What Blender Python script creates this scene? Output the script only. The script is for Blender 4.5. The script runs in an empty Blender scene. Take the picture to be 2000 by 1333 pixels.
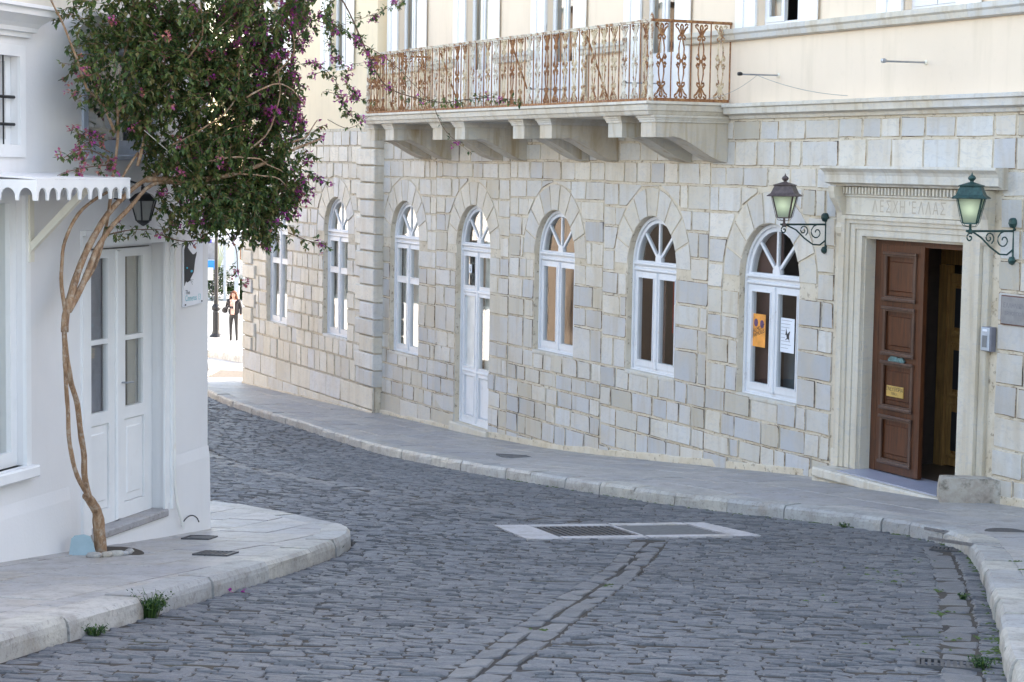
import bpy, bmesh, math, random
from mathutils import Vector, Matrix, noise
from mathutils.geometry import tessellate_polygon
random.seed(7)
sc = bpy.context.scene
COL = sc.collection
R_ = math.radians

# ---------------------------------------------------------------- camera
CAMZ = 6.0
PITCH, ROLL, FPX = 0.0879873, 0.0156110, 3900.0
cam_d = bpy.data.cameras.new('camera')
cam_d.sensor_width = 36.0
cam_d.lens = FPX / 2000.0 * 36.0
cam_d.clip_start = 0.1
cam_d.clip_end = 2000
cam = bpy.data.objects.new('camera', cam_d)
COL.objects.link(cam)
_c, _s = math.cos(PITCH), math.sin(PITCH)
_F = Vector((0, _c, -_s)); _U = Vector((0, _s, _c)); _X = Vector((1, 0, 0))
_X2 = _X * math.cos(ROLL) + _U * math.sin(ROLL)
_U2 = -_X * math.sin(ROLL) + _U * math.cos(ROLL)
cam.matrix_world = Matrix.Translation((0, 0, CAMZ)) @ Matrix((_X2, _U2, -_F)).transposed().to_4x4()
sc.camera = cam

# ---------------------------------------------------------------- sky and sun
SUN_EL, SUN_AZ = R_(26), R_(68)          # azimuth from +Y (view direction) towards +X
SKY_STRENGTH = 0.15
world = bpy.data.worlds.new('World')
sc.world = world
world.use_nodes = True
wn = world.node_tree.nodes; wl = world.node_tree.links
wn.clear()
wo = wn.new('ShaderNodeOutputWorld'); bg = wn.new('ShaderNodeBackground'); sky = wn.new('ShaderNodeTexSky')
sky.sky_type = 'NISHITA'; sky.sun_disc = False
sky.sun_elevation = SUN_EL; sky.sun_rotation = SUN_AZ
sky.air_density = 1.0; sky.dust_density = 0.8; sky.ozone_density = 0.6
bg.inputs['Strength'].default_value = SKY_STRENGTH
hz = wn.new('ShaderNodeMix'); hz.data_type = 'RGBA'; hz.blend_type = 'MULTIPLY'; hz.inputs[0].default_value = 1.0
hz.inputs[7].default_value = (1.0, 0.845, 0.735, 1)          # bright veiled sky, less blue than clear air
wl.new(sky.outputs['Color'], hz.inputs[6]); wl.new(hz.outputs[2], bg.inputs['Color']); wl.new(bg.outputs[0], wo.inputs['Surface'])
sun_d = bpy.data.lights.new('sun', 'SUN'); sun_d.energy = 3.0; sun_d.angle = R_(0.5); sun_d.color = (1.0, 0.93, 0.82)
sun = bpy.data.objects.new('sun', sun_d); COL.objects.link(sun)
_sd = Vector((math.sin(SUN_AZ) * math.cos(SUN_EL), math.cos(SUN_AZ) * math.cos(SUN_EL), math.sin(SUN_EL)))
sun.rotation_euler = _sd.to_track_quat('Z', 'Y').to_euler()
sun.location = (20, 10, 40)
sc.view_settings.view_transform = 'Standard'
sc.view_settings.look = 'None'
sc.view_settings.gamma = 1
sc.view_settings.exposure = 2.72
sc.cycles.max_bounces = 6
sc.cycles.transparent_max_bounces = 12

# ---------------------------------------------------------------- materials
class NT:
    def __init__(s, name):
        m = bpy.data.materials.new(name); m.use_nodes = True
        s.m = m; s.n = m.node_tree.nodes; s.l = m.node_tree.links
        s.n.clear()
        s.out = s.n.new('ShaderNodeOutputMaterial'); s.b = s.n.new('ShaderNodeBsdfPrincipled')
        s.l.new(s.b.outputs[0], s.out.inputs['Surface'])
        s.pos = s.n.new('ShaderNodeNewGeometry').outputs['Position']
    def node(s, t, **k):
        n = s.n.new(t)
        for a, v in k.items(): setattr(n, a, v)
        return n
    def setin(s, sock, v):
        if isinstance(v, bpy.types.NodeSocket): s.l.new(v, sock)
        elif v is not None:
            sock.default_value = (tuple(v) + (1,)) if isinstance(v, (tuple, list)) and len(v) == 3 and sock.type == 'RGBA' else v
    def vec(s, scale=(1, 1, 1), coord=None, rot=(0, 0, 0)):
        n = s.node('ShaderNodeMapping'); s.l.new(coord or s.pos, n.inputs['Vector'])
        n.inputs['Scale'].default_value = scale; n.inputs['Rotation'].default_value = rot
        return n.outputs[0]
    def noise(s, scale, detail=4, rough=0.55, vec=None, dist=0.0):
        n = s.node('ShaderNodeTexNoise'); s.l.new(vec or s.pos, n.inputs['Vector'])
        n.inputs['Scale'].default_value = scale; n.inputs['Detail'].default_value = detail
        n.inputs['Roughness'].default_value = rough; n.inputs['Distortion'].default_value = dist
        return n.outputs['Fac']
    def ramp(s, fac, stops, interp='LINEAR'):
        n = s.node('ShaderNodeValToRGB'); s.l.new(fac, n.inputs[0]); r = n.color_ramp; r.interpolation = interp
        while len(r.elements) > 1: r.elements.remove(r.elements[-1])
        for i, (p, c) in enumerate(stops):
            if not isinstance(c, (tuple, list)): c = (c, c, c)
            e = r.elements[0] if i == 0 else r.elements.new(p)
            e.position = p; e.color = tuple(c) + (1,)
        return n.outputs[0]
    def mix(s, fac, a, b, mode='MIX'):
        n = s.node('ShaderNodeMix', data_type='RGBA', blend_type=mode)
        s.setin(n.inputs[0], fac); s.setin(n.inputs[6], a); s.setin(n.inputs[7], b)
        return n.outputs[2]
    def math(s, op, a, b=None, c=None):
        n = s.node('ShaderNodeMath', operation=op)
        s.setin(n.inputs[0], a)
        if b is not None: s.setin(n.inputs[1], b)
        if c is not None: s.setin(n.inputs[2], c)
        return n.outputs[0]
    def rand(s):
        a = s.node('ShaderNodeObjectInfo').outputs['Random']; b = s.node('ShaderNodeNewGeometry').outputs['Random Per Island']
        return s.math('FRACT', s.math('ADD', a, s.math('MULTIPLY', b, 7.31)))
    def bump(s, h, strength=0.3, dist=0.01):
        n = s.node('ShaderNodeBump'); s.l.new(h, n.inputs['Height'])
        n.inputs['Strength'].default_value = strength; n.inputs['Distance'].default_value = dist
        s.l.new(n.outputs[0], s.b.inputs['Normal'])
    def fin(s, col=None, rough=None, metal=None, **k):
        if col is not None: s.setin(s.b.inputs['Base Color'], col)
        if rough is not None: s.setin(s.b.inputs['Roughness'], rough)
        if metal is not None: s.setin(s.b.inputs['Metallic'], metal)
        for a, v in k.items(): s.setin(s.b.inputs[a.replace('_', ' ')], v)
        return s.m

def plain(name, col, rough=0.6, metal=0.0, var=0.12, scale=8, bump=0.0, bscale=60):
    t = NT(name)
    f = t.noise(scale, 4)
    lo = tuple(c * (1 - var) for c in col); hi = tuple(min(1, c * (1 + var)) for c in col)
    c = t.ramp(f, [(0.3, lo), (0.7, hi)])
    if bump: t.bump(t.noise(bscale, 3), bump, 0.01)
    return t.fin(c, rough, metal)

def stone_mat(name, cols, stain=0.25, dirty=False, streak=True, rough=0.62):
    """ashlar marble: each block its own tint, cloudy veins, run-down stains"""
    t = NT(name); r = t.rand()
    n = len(cols)
    base = t.ramp(r, [(i / n, c) for i, c in enumerate(cols)], 'CONSTANT')
    r2 = t.math('FRACT', t.math('MULTIPLY', r, 13.7))
    base = t.mix(1.0, base, t.ramp(r2, [(0, 0.90), (1, 1.07)]), 'MULTIPLY')
    cl = t.noise(2.6, 5, 0.6, dist=0.6)
    base = t.mix(t.ramp(cl, [(0.45, 0), (0.75, 0.4)]), base, (0.56, 0.48, 0.36))
    vn = t.noise(5.0, 6, 0.7, vec=t.vec((1, 1, 2.2), rot=(0.4, 0.3, 0)), dist=1.8)
    base = t.mix(t.ramp(vn, [(0.52, 0), (0.60, 0.4), (0.68, 0)]), base, (0.38, 0.40, 0.44))
    if streak:
        st = t.noise(1.0, 5, 0.6, vec=t.vec((4.2, 4.2, 0.5)), dist=.8)
        base = t.mix(t.ramp(st, [(.50, 0), (.70, min(1, stain * 1.25))]), base, (.36, .28, .17))
        pt2 = t.noise(.8, 5, .65)
        base = t.mix(t.ramp(pt2, [(.46, 0), (.64, .5)]), base, t.mix(.6, base, (.42, .34, .22)))
    sp = t.noise(28, 4, 0.7)
    base = t.mix(t.ramp(sp, [(0.62, 0), (0.78, 0.35)]), base, (0.16, 0.14, 0.12))
    t.bump(t.mix(0.5, t.noise(14, 6, 0.65), t.noise(70, 3)), 0.35, 0.012)
    return t.fin(base, rough)

M = {}
M['stone'] = stone_mat('marble_ashlar', [(.60, .57, .51), (.57, .56, .54), (.61, .58, .52), (.54, .53, .51), (.62, .59, .54), (.58, .55, .50), (.51, .51, .51), (.60, .57, .52), (.55, .55, .54)])
M['stone_low'] = stone_mat('marble_ashlar_lower', [(.51, .50, .49), (.46, .465, .48), (.54, .52, .48), (.48, .485, .50), (.52, .51, .50), (.43, .44, .46), (.55, .54, .52), (.48, .45, .39)], stain=.3)
M['stone_wing'] = stone_mat('warm_marble_ashlar', [(.66, .61, .52), (.62, .59, .53), (.68, .64, .56), (.59, .58, .56), (.65, .61, .54), (.57, .57, .58)], stain=.2)
M['trim'] = stone_mat('trim_marble', [(.60, .58, .53), (.56, .55, .53), (.60, .56, .49)], stain=.45)
M['portal'] = stone_mat('portal_marble', [(.60, .55, .46), (.60, .56, .48), (.57, .52, .43)], stain=.35)
M['corbel'] = stone_mat('stained_corbel_marble', [(.56, .53, .46), (.53, .50, .44), (.55, .50, .42)], stain=.95)
t = NT('lime_mortar')
c = t.ramp(t.noise(3.0, 5, .6), [(.3, (.52, .44, .32)), (.5, (.60, .53, .42)), (.7, (.64, .59, .50))])
c = t.mix(t.ramp(t.noise(11, 5, .7), [(.56, 0), (.68, .75)]), c, (.14, .10, .065))
t.bump(t.noise(30, 5, .7), .6, .015)
M['mortar'] = t.fin(c, .9)
t = NT('dark_joint_shade_dirt'); M['edge_low'] = t.fin(t.ramp(t.noise(3.2, 5, .7), [(.42, (.52, .45, .35)), (.52, (.28, .21, .14)), (.60, (.08, .06, .045))]), .95)  # same painted bevel shadow line, darker with dirt in the lower joints
def plaster(name, col, stain, amt=.25):
    t = NT(name)
    c = t.ramp(t.noise(1.1, 5, .55), [(.3, tuple(x * .94 for x in col)), (.7, col)])
    st = t.noise(1.0, 5, .6, vec=t.vec((5, 5, .6)))
    c = t.mix(t.ramp(st, [(.52, 0), (.8, amt)]), c, stain)
    c = t.mix(t.ramp(t.noise(7, 5, .65), [(.6, 0), (.8, amt * .6)]), c, stain)
    t.bump(t.mix(.4, t.noise(5, 4), t.noise(45, 4)), .25, .012)
    return t.fin(c, .85)
M['cream'] = plaster('cream_plaster', (.78, .655, .52), (.50, .42, .30), .3)
M['cream_l'] = plaster('pale_beige_plaster', (.66, .62, .54), (.45, .40, .32), .3)
M['white_wall'] = plaster('white_limewash', (.74, .73, .73), (.58, .55, .51), .22)
M['cream_wing'] = plaster('warm_cream_plaster', (.80, .68, .49), (.52, .44, .32), .3)
def paint(name, col, chip, amt=.3, rough=.45, sc_=9):
    t = NT(name)
    c = t.ramp(t.noise(3, 4), [(.3, tuple(x * .93 for x in col)), (.7, col)])
    c = t.mix(t.ramp(t.noise(sc_, 6, .7), [(.58, 0), (.68, amt)]), c, chip)
    st = t.noise(1.0, 4, .6, vec=t.vec((14, 14, 1.2)))
    c = t.mix(t.ramp(st, [(.55, 0), (.8, amt * .6)]), c, chip)
    t.bump(t.noise(40, 4), .15, .005)
    return t.fin(c, rough)
M['white_wood'] = paint('peeling_white_paint', (.72, .73, .76), (.46, .42, .38), .35)
M['shop_white'] = paint('fresh_white_paint', (.80, .80, .80), (.66, .64, .60), .2, .4)
M['strut'] = paint('cream_strut_paint', (.72, .68, .58), (.60, .55, .45), .25)
M['black_metal'] = plain('black_iron', (.022, .023, .026), .45, .3, .3, 20)
M['green_metal'] = plain('weathered_green_iron', (.028, .07, .066), .5, .25, .35, 26, .3)
M['brown_metal'] = plain('faded_brown_iron', (.10, .075, .072), .5, .3, .3, 22, .3)
M['dark_green'] = plain('dark_green_iron', (.018, .045, .042), .5, .3, .35, 24, .3)
def rusty(name, lo, hi, col=(.50, .56, .58)):
    t = NT(name)
    rust = t.ramp(t.noise(19, 5, .7), [(.3, (.11, .035, .018)), (.5, (.27, .12, .05)), (.7, (.46, .27, .11))])
    f = t.ramp(t.noise(9, 6, .75, vec=t.vec((1, 1, .8))), [(lo, 0), (hi, 1)])
    t.bump(t.noise(90, 4), .4, .004)
    return t.fin(t.mix(f, rust, col), .8)
M['rust_pale'] = rusty('rust_through_pale_blue_paint', .44, .54, (.62, .52, .36))
M['rust'] = rusty('brown_rust', .72, .80, (.40, .36, .32))
M['rust_ochre'] = rusty('ochre_rust_scrolls', .60, .68)
M['rust_pale2'] = rusty('mostly_pale_blue_paint', .40, .52, (.66, .62, .53))
def wood(name, a, b, rough=.45, sc_=1.0):
    t = NT(name)
    g = t.noise(3.0 * sc_, 6, .65, vec=t.vec((9, 9, .8)), dist=.5)
    c = t.ramp(g, [(.3, a), (.62, b)])
    c = t.mix(t.ramp(t.noise(4, 4), [(.5, 0), (.8, .3)]), c, (.15, .05, .018))
    t.bump(g, .15, .006)
    return t.fin(c, rough)
M['door_edge'] = wood('dusty_highlight_wood', (.06, .036, .028), (.12, .07, .05), .3)  # sky highlight on the mouldings painted in as greyer wood, with some dust
M['door_wood'] = wood('dark_varnished_wood', (.036, .014, .007), (.105, .036, .014), .38)
M['inner_wood'] = wood('inner_door_wood', (.28, .15, .06), (.52, .31, .11), .5)
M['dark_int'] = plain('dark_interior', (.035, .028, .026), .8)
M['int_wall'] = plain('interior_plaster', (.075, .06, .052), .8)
t = NT('joint_edge_shade_dirt'); M['edge_shade_dirt'] = t.fin(t.ramp(t.noise(4.5, 5, .7), [(.44, (.58, .51, .40)), (.56, (.40, .31, .21)), (.68, (.15, .11, .08))]), .95)  # shadow line of the joint groove painted onto stone bevels, mixed with dirt
M['brown_board'] = plain('brown_board', (.075, .032, .028), .5)
M['curtain'] = plain('pale_curtain', (.72, .70, .64), .9, 0, .1, 5)
M['tan_curtain'] = plain('tan_blind', (.22, .155, .10), .8, 0, .15, 5)
M['red_cloth'] = plain('red_cloth', (.30, .035, .02), .8)
M['slate_blind'] = plain('slate_blue_blind', (.06, .085, .105), .5)
M['frost'] = plain('whitened_glass', (.58, .60, .60), .35, 0, .15, 3)
def glass(name, tint, ior, rough=.015):
    t = NT(name); t.n.remove(t.b)
    tr = t.node('ShaderNodeBsdfTransparent'); tr.inputs[0].default_value = tint + (1,)
    gl = t.node('ShaderNodeBsdfGlossy'); gl.inputs['Roughness'].default_value = rough
    lw = t.node('ShaderNodeLayerWeight'); lw.inputs[0].default_value = .5
    fr = t.math('MULTIPLY_ADD', t.math('POWER', lw.outputs['Facing'], 3.0), .65, ior)
    bp = t.node('ShaderNodeBump'); bp.inputs['Strength'].default_value = .05; bp.inputs['Distance'].default_value = .01
    t.l.new(t.noise(3.5, 2), bp.inputs['Height']); t.l.new(bp.outputs[0], gl.inputs['Normal'])
    mx = t.node('ShaderNodeMixShader'); t.l.new(fr, mx.inputs[0]); t.l.new(tr.outputs[0], mx.inputs[1]); t.l.new(gl.outputs[0], mx.inputs[2])
    t.l.new(mx.outputs[0], t.out.inputs['Surface'])
    return t.m
M['glass'] = glass('window_glass', (.88, .90, .89), .13)
t = NT('frosted_green_glass')
t.fin((.34, .38, .32), .3)
tl = t.node('ShaderNodeBsdfTranslucent'); tl.inputs[0].default_value = (.50, .56, .46, 1)
mx = t.node('ShaderNodeMixShader'); mx.inputs[0].default_value = .6
t.l.new(t.b.outputs[0], mx.inputs[1]); t.l.new(tl.outputs[0], mx.inputs[2]); t.l.new(mx.outputs[0], t.out.inputs['Surface']); M['lamp_glass'] = t.m
t = NT('lit_bulb')
M['bulb'] = t.fin((.8, .9, .75), .4, Emission_Color=(.94, 1, .84), Emission_Strength=1.6)
# paving
def paving(name, cols, rough=.5, bstr=.3, stain=.35):
    t = NT(name); r = t.rand()
    base = t.ramp(r, [(i / len(cols), c) for i, c in enumerate(cols)], 'CONSTANT')
    base = t.mix(t.ramp(t.noise(1.3, 6, .62, dist=.5), [(.36, 0), (.62, stain)]), base, (.27, .26, .26))
    base = t.mix(t.ramp(t.noise(4.5, 6, .72), [(.48, 0), (.64, .55)]), base, (.21, .19, .165))
    base = t.mix(t.ramp(t.noise(2.2, 5, .7), [(.55, 0), (.68, .4)]), base, (.38, .31, .22))
    base = t.mix(t.ramp(t.noise(24, 5, .75), [(.52, 0), (.66, .5)]), base, (.12, .11, .10))
    t.bump(t.mix(.5, t.noise(9, 6, .65), t.noise(60, 3)), bstr, .015)
    return t.fin(base, rough)
M['slab'] = paving('marble_paving', [(.42, .40, .39), (.38, .37, .37), (.45, .43, .41), (.35, .34, .35), (.41, .39, .37)], .52)
M['kerb'] = paving('worn_marble_kerb', [(.48, .46, .43), (.42, .42, .41), (.50, .48, .43), (.40, .40, .40)], .6, .7, .6)
M['joint'] = plain('paving_joint_dirt', (.14, .12, .10), .95, 0, .3, 12, .5, 40)
M['frame_marble'] = paving('smooth_marble_frame', [(.50, .48, .50), (.46, .45, .47), (.53, .51, .52)], .45, .15, .15)
t = NT('granite_sett'); r = t.rand()
c = t.ramp(r, [(0, (.126, .130, .141)), (.2, (.146, .148, .158)), (.4, (.110, .115, .128)), (.6, (.162, .162, .168)), (.8, (.134, .137, .148))], 'CONSTANT')
c = t.mix(t.ramp(t.noise(9, 6, .7), [(.4, 0), (.8, .5)]), c, (.17, .172, .18))
c = t.mix(t.ramp(t.noise(55, 3, .7), [(.45, 0), (.75, .6)]), c, (.05, .05, .055))
c = t.mix(t.ramp(t.noise(.55, 4, .6), [(.45, 0), (.75, .35)]), c, (.075, .07, .072))
t.bump(t.mix(.55, t.noise(14, 6, .7), t.noise(70, 4, .7)), .75, .02)
M['sett'] = t.fin(c, t.ramp(t.noise(7, 4), [(.3, .42), (.7, .62)]))
t = NT('sett_joint'); c = t.ramp(t.noise(1.7, 5, .6), [(.35, (.035, .03, .028)), (.6, (.055, .045, .035)), (.8, (.05, .06, .025))])
t.bump(t.noise(80, 3), .8, .01); M['sett_joint'] = t.fin(c, .95)
M['moss'] = plain('moss', (.065, .10, .025), .95, 0, .4, 30)
M['plaza'] = paving('plaza_marble', [(.60, .58, .55), (.56, .55, .53)], .5, .15, .15)
M['drain'] = plain('cast_iron_grate', (.075, .075, .08), .55, .4, .25, 30, .3)
M['lid'] = plain('worn_concrete_lid', (.12, .12, .12), .8, 0, .25, 20, .3)
M['white_metal'] = plain('white_metal', (.75, .75, .76), .4)
M['pipe'] = paint('white_painted_pipe', (.74, .72, .68), (.60, .50, .40), .35)
M['steel'] = plain('brushed_steel', (.34, .36, .40), .35, .7, .1, 12)
M['ink'] = plain('dark_ink', (.03, .03, .035), .6)
M['orange'] = plain('orange_paper', (.80, .33, .06), .6, 0, .25, 6)
M['paper'] = plain('white_paper', (.74, .77, .84), .6, 0, .04)
M['teal'] = plain('teal_print', (.16, .50, .56), .5)
M['gold'] = plain('brass_plate', (.62, .42, .13), .4, .4, .2, 10)
M['copper'] = plain('verdigris_copper', (.12, .21, .22), .5, .5, .4, 25, .3)
def leafmat(name, cols, trans=.25, rough=.45):
    t = NT(name); r = t.rand()
    c = t.ramp(r, [(i / len(cols), x) for i, x in enumerate(cols)], 'CONSTANT')
    t.fin(c, rough)
    tl = t.node('ShaderNodeBsdfTranslucent'); t.l.new(c, tl.inputs[0])
    mx = t.node('ShaderNodeMixShader'); mx.inputs[0].default_value = trans
    t.l.new(t.b.outputs[0], mx.inputs[1]); t.l.new(tl.outputs[0], mx.inputs[2]); t.l.new(mx.outputs[0], t.out.inputs['Surface'])
    return t.m
M['leaf'] = leafmat('bougainvillea_leaf', [(.065, .115, .035), (.095, .155, .04), (.045, .085, .03), (.14, .19, .05), (.07, .125, .035), (.16, .20, .055), (.05, .095, .033), (.19, .165, .055)], .4)
M['bract'] = leafmat('purple_bract', [(.42, .05, .34), (.50, .08, .40), (.34, .04, .28), (.48, .12, .30)], .35)
M['bract_pale'] = leafmat('faded_pink_bract', [(.48, .16, .20), (.45, .12, .22), (.50, .22, .16)], .35)
M['hedge'] = leafmat('hedge_leaf', [(.04, .09, .03), (.06, .12, .03), (.10, .17, .04), (.03, .07, .025)], .3)
M['lime_leaf'] = leafmat('sunlit_tree_leaf', [(.16, .22, .06), (.20, .26, .08), (.12, .18, .05), (.24, .28, .10)], .4)
t = NT('bougainvillea_bark')
g = t.noise(6, 6, .7, vec=t.vec((4, 4, 1)), dist=.4)
c = t.ramp(g, [(.3, (.13, .075, .045)), (.5, (.30, .18, .10)), (.7, (.46, .34, .23))])
c = t.mix(t.ramp(t.noise(22, 4, .7), [(.5, 0), (.68, .6)]), c, (.50, .44, .36))
t.bump(g, .8, .02); M['bark'] = t.fin(c, .85)
M['twig'] = plain('twig_bark', (.15, .085, .055), .85, 0, .35, 20)
M['rope'] = plain('white_cord', (.75, .73, .68), .7)

# ---------------------------------------------------------------- geometry helpers
class MB:
    """collects verts, faces; linked as ONE mesh object"""
    def __init__(s): s.v = []; s.f = []; s.mi = []
    def add(s, vs, fs, mi=0):
        o = len(s.v); s.v += [tuple(p) for p in vs]; s.f += [tuple(i + o for i in f) for f in fs]; s.mi += [mi] * len(fs)
    def box(s, a, b, mi=0):
        x0, y0, z0 = a; x1, y1, z1 = b
        s.add([(x0, y0, z0), (x1, y0, z0), (x1, y1, z0), (x0, y1, z0), (x0, y0, z1), (x1, y0, z1), (x1, y1, z1), (x0, y1, z1)],
              [(0, 3, 2, 1), (4, 5, 6, 7), (0, 1, 5, 4), (1, 2, 6, 5), (2, 3, 7, 6), (3, 0, 4, 7)], mi)
    def bbox(s, a, b, bv=.01, mi=0):
        """box with its long edges chamfered on the -y face"""
        x0, y0, z0 = a; x1, y1, z1 = b; c = min(bv, (x1 - x0) * .3, (z1 - z0) * .3)
        s.add([(x0 + c, y0, z0 + c), (x1 - c, y0, z0 + c), (x1 - c, y0, z1 - c), (x0 + c, y0, z1 - c),
               (x0, y0 + c, z0), (x1, y0 + c, z0), (x1, y0 + c, z1), (x0, y0 + c, z1), (x0, y1, z0), (x1, y1, z0), (x1, y1, z1), (x0, y1, z1)],
              [(0, 1, 2, 3), (4, 5, 1, 0), (5, 6, 2, 1), (6, 7, 3, 2), (7, 4, 0, 3), (8, 9, 5, 4), (9, 10, 6, 5), (10, 11, 7, 6), (11, 8, 4, 7), (11, 10, 9, 8)], mi)
    def prism(s, polys, d0, d1, fn=None, mi=0):
        """2D polygon (a,z) with holes extruded from depth d0 to d1; fn maps (a,d,z)"""
        fn = fn or (lambda a, d, z: (a, d, z))
        flat = [p for q in polys for p in q]; n = len(flat)
        tr = tessellate_polygon([[Vector((p[0], p[1], 0)) for p in q] for q in polys])
        vs = [fn(p[0], d0, p[1]) for p in flat] + [fn(p[0], d1, p[1]) for p in flat]
        fs = [tuple(t_) for t_ in tr] + [tuple(i + n for i in reversed(t_)) for t_ in tr]
        o = 0
        for q in polys:
            m = len(q)
            for i in range(m):
                j = (i + 1) % m; fs.append((o + i, o + j, o + j + n, o + i + n))
            o += m
        s.add(vs, fs, mi)
    def tube(s, pts, r, n=6, caps=True, mi=0):
        pts = [Vector(p) for p in pts]; rs = r if isinstance(r, (list, tuple)) else [r] * len(pts)
        m = len(pts); rings = []; up = Vector((0.13, 0.21, 1)).normalized()
        for i, p in enumerate(pts):
            t_ = (pts[min(i + 1, m - 1)] - pts[max(i - 1, 0)])
            if t_.length < 1e-9: t_ = Vector((0, 0, 1))
            t_.normalize()
            a = t_.cross(up)
            if a.length < .05: a = t_.cross(Vector((1, 0, 0)))
            a.normalize(); b = t_.cross(a)
            rings.append([p + (a * math.cos(k * 2 * math.pi / n) + b * math.sin(k * 2 * math.pi / n)) * rs[i] for k in range(n)])
        vs = [q for g in rings for q in g]; fs = []
        for i in range(m - 1):
            for k in range(n):
                k2 = (k + 1) % n; fs.append((i * n + k, i * n + k2, (i + 1) * n + k2, (i + 1) * n + k))
        if caps: fs.append(tuple(reversed(range(n)))); fs.append(tuple((m - 1) * n + k for k in range(n)))
        s.add(vs, fs, mi)
    def lathe(s, prof, c=(0, 0, 0), n=12, rot=0, mi=0):
        """prof: list of (r,z)"""
        vs = []; fs = []
        for r, z in prof:
            for k in range(n):
                a = rot + k * 2 * math.pi / n; vs.append((c[0] + r * math.cos(a), c[1] + r * math.sin(a), c[2] + z))
        m = len(prof)
        for i in range(m - 1):
            for k in range(n):
                k2 = (k + 1) % n; fs.append((i * n + k, i * n + k2, (i + 1) * n + k2, (i + 1) * n + k))
        fs.append(tuple(reversed(range(n)))); fs.append(tuple((m - 1) * n + k for k in range(n)))
        s.add(vs, fs, mi)
    def mesh(s, name, mats, smooth=False):
        me = bpy.data.meshes.new(name); me.from_pydata(s.v, [], s.f)
        for m in (mats if isinstance(mats, (list, tuple)) else [mats]): me.materials.append(m)
        if any(s.mi): me.polygons.foreach_set('material_index', s.mi)
        if smooth: me.polygons.foreach_set('use_smooth', [True] * len(me.polygons))
        me.validate(); me.update()
        return me
    def build(s, name, mats, parent=None, smooth=False, loc=None, fix=True):
        me = s.mesh(name, mats, smooth)
        if fix:
            bm = bmesh.new(); bm.from_mesh(me); bmesh.ops.recalc_face_normals(bm, faces=bm.faces); bm.to_mesh(me); bm.free()
        return link(name, me, parent, loc)
def link(name, me, parent=None, loc=None, rot=None):
    o = bpy.data.objects.new(name, me); COL.objects.link(o)
    if parent: o.parent = parent
    if loc is not None: o.location = loc
    if rot is not None: o.rotation_euler = rot
    return o
def tag(o, label=None, cat=None, group=None, kind=None):
    if label: o['label'] = label
    if cat: o['category'] = cat
    if group: o['group'] = group
    if kind: o['kind'] = kind
    return o
def empty(name, loc=(0, 0, 0), rz=0, label=None, cat=None, group=None, kind=None):
    o = link(name, None, None, loc, (0, 0, rz)); o.empty_display_size = .2
    return tag(o, label, cat, group, kind)
def copy_tree(o, loc=None, parent=None):
    c = o.copy(); COL.objects.link(c); c.parent = parent
    if loc is not None: c.location = loc
    for ch in list(o.children): copy_tree(ch, None, c)
    return c
def arc(cx, cz, r, a0, a1, n):
    return [(cx + r * math.cos(R_(a0 + (a1 - a0) * i / n)), cz + r * math.sin(R_(a0 + (a1 - a0) * i / n))) for i in range(n + 1)]
def arch_poly(c, hw, z0, zs, n=18):
    """opening with a round head, counter-clockwise from bottom left"""
    return [(c - hw, z0), (c + hw, z0)] + arc(c, zs, hw, 0, 180, n)
def rect(x0, z0, x1, z1): return [(x0, z0), (x1, z0), (x1, z1), (x0, z1)]
def lerp(a, b, t_): return a + (b - a) * t_
def interp(x, X, Y):
    if x <= X[0]: return Y[0]
    for i in range(1, len(X)):
        if x <= X[i]: return lerp(Y[i - 1], Y[i], (x - X[i - 1]) / (X[i] - X[i - 1]))
    return Y[-1]
TEXTS = {}
def text_mb(txt, size):
    """flat letters as verts, faces (from a text curve)"""
    key = txt
    if key not in TEXTS:
        cu = bpy.data.curves.new('t', 'FONT'); cu.body = txt; cu.resolution_u = 2; cu.align_x = 'CENTER'
        ob = bpy.data.objects.new('t', cu); COL.objects.link(ob)
        me = ob.to_mesh()
        TEXTS[key] = ([tuple(v.co) for v in me.vertices], [tuple(p.vertices) for p in me.polygons])
        ob.to_mesh_clear(); bpy.data.objects.remove(ob); bpy.data.curves.remove(cu)
    v, f = TEXTS[key]
    return [(x * size, y * size) for x, y, z in v], f
def put_text(mb, txt, size, fn, mi=0, thick=None):
    v, f = text_mb(txt, size)
    mb.add([fn(x, y) for x, y in v], f, mi)

# ---------------------------------------------------------------- ground profile (street falls away from the camera)
GY = [-40, 0, 8, 14.54, 17.9, 21.35, 24.96, 27.26, 30, 31.6, 34.2, 39, 47.4, 57, 64, 80, 400, 900]
GZ = [8.0, 4.45, 3.66, 3.02, 2.66, 2.40, 2.14, 1.90, 1.62, 1.46, 1.30, 1.10, .76, .33, .10, .02, -.6, -1.5]
def HP(y):      # pavement level, slightly smoothed
    return (interp(y - .8, GY, GZ) + interp(y, GY, GZ) + interp(y + .8, GY, GZ)) / 3
KH = .14
def HR(y): return HP(y) - KH
# the two street walls
RO = Vector((-2.54609, 39.0, 0)); RB = R_(-65.3248642)
LO = Vector((-2.73806, 17.9, 0)); LB = R_(73.1329489)
def wpt(o, b, a, d, z=0):
    x = Vector((math.cos(b), math.sin(b), 0)); y = Vector((-x.y, x.x, 0)); p = o + x * a + y * d
    return Vector((p.x, p.y, z))
def rp(a, d, z=0): return wpt(RO, RB, a, d, z)
def lp(a, d, z=0): return wpt(LO, LB, a, d, z)

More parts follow.
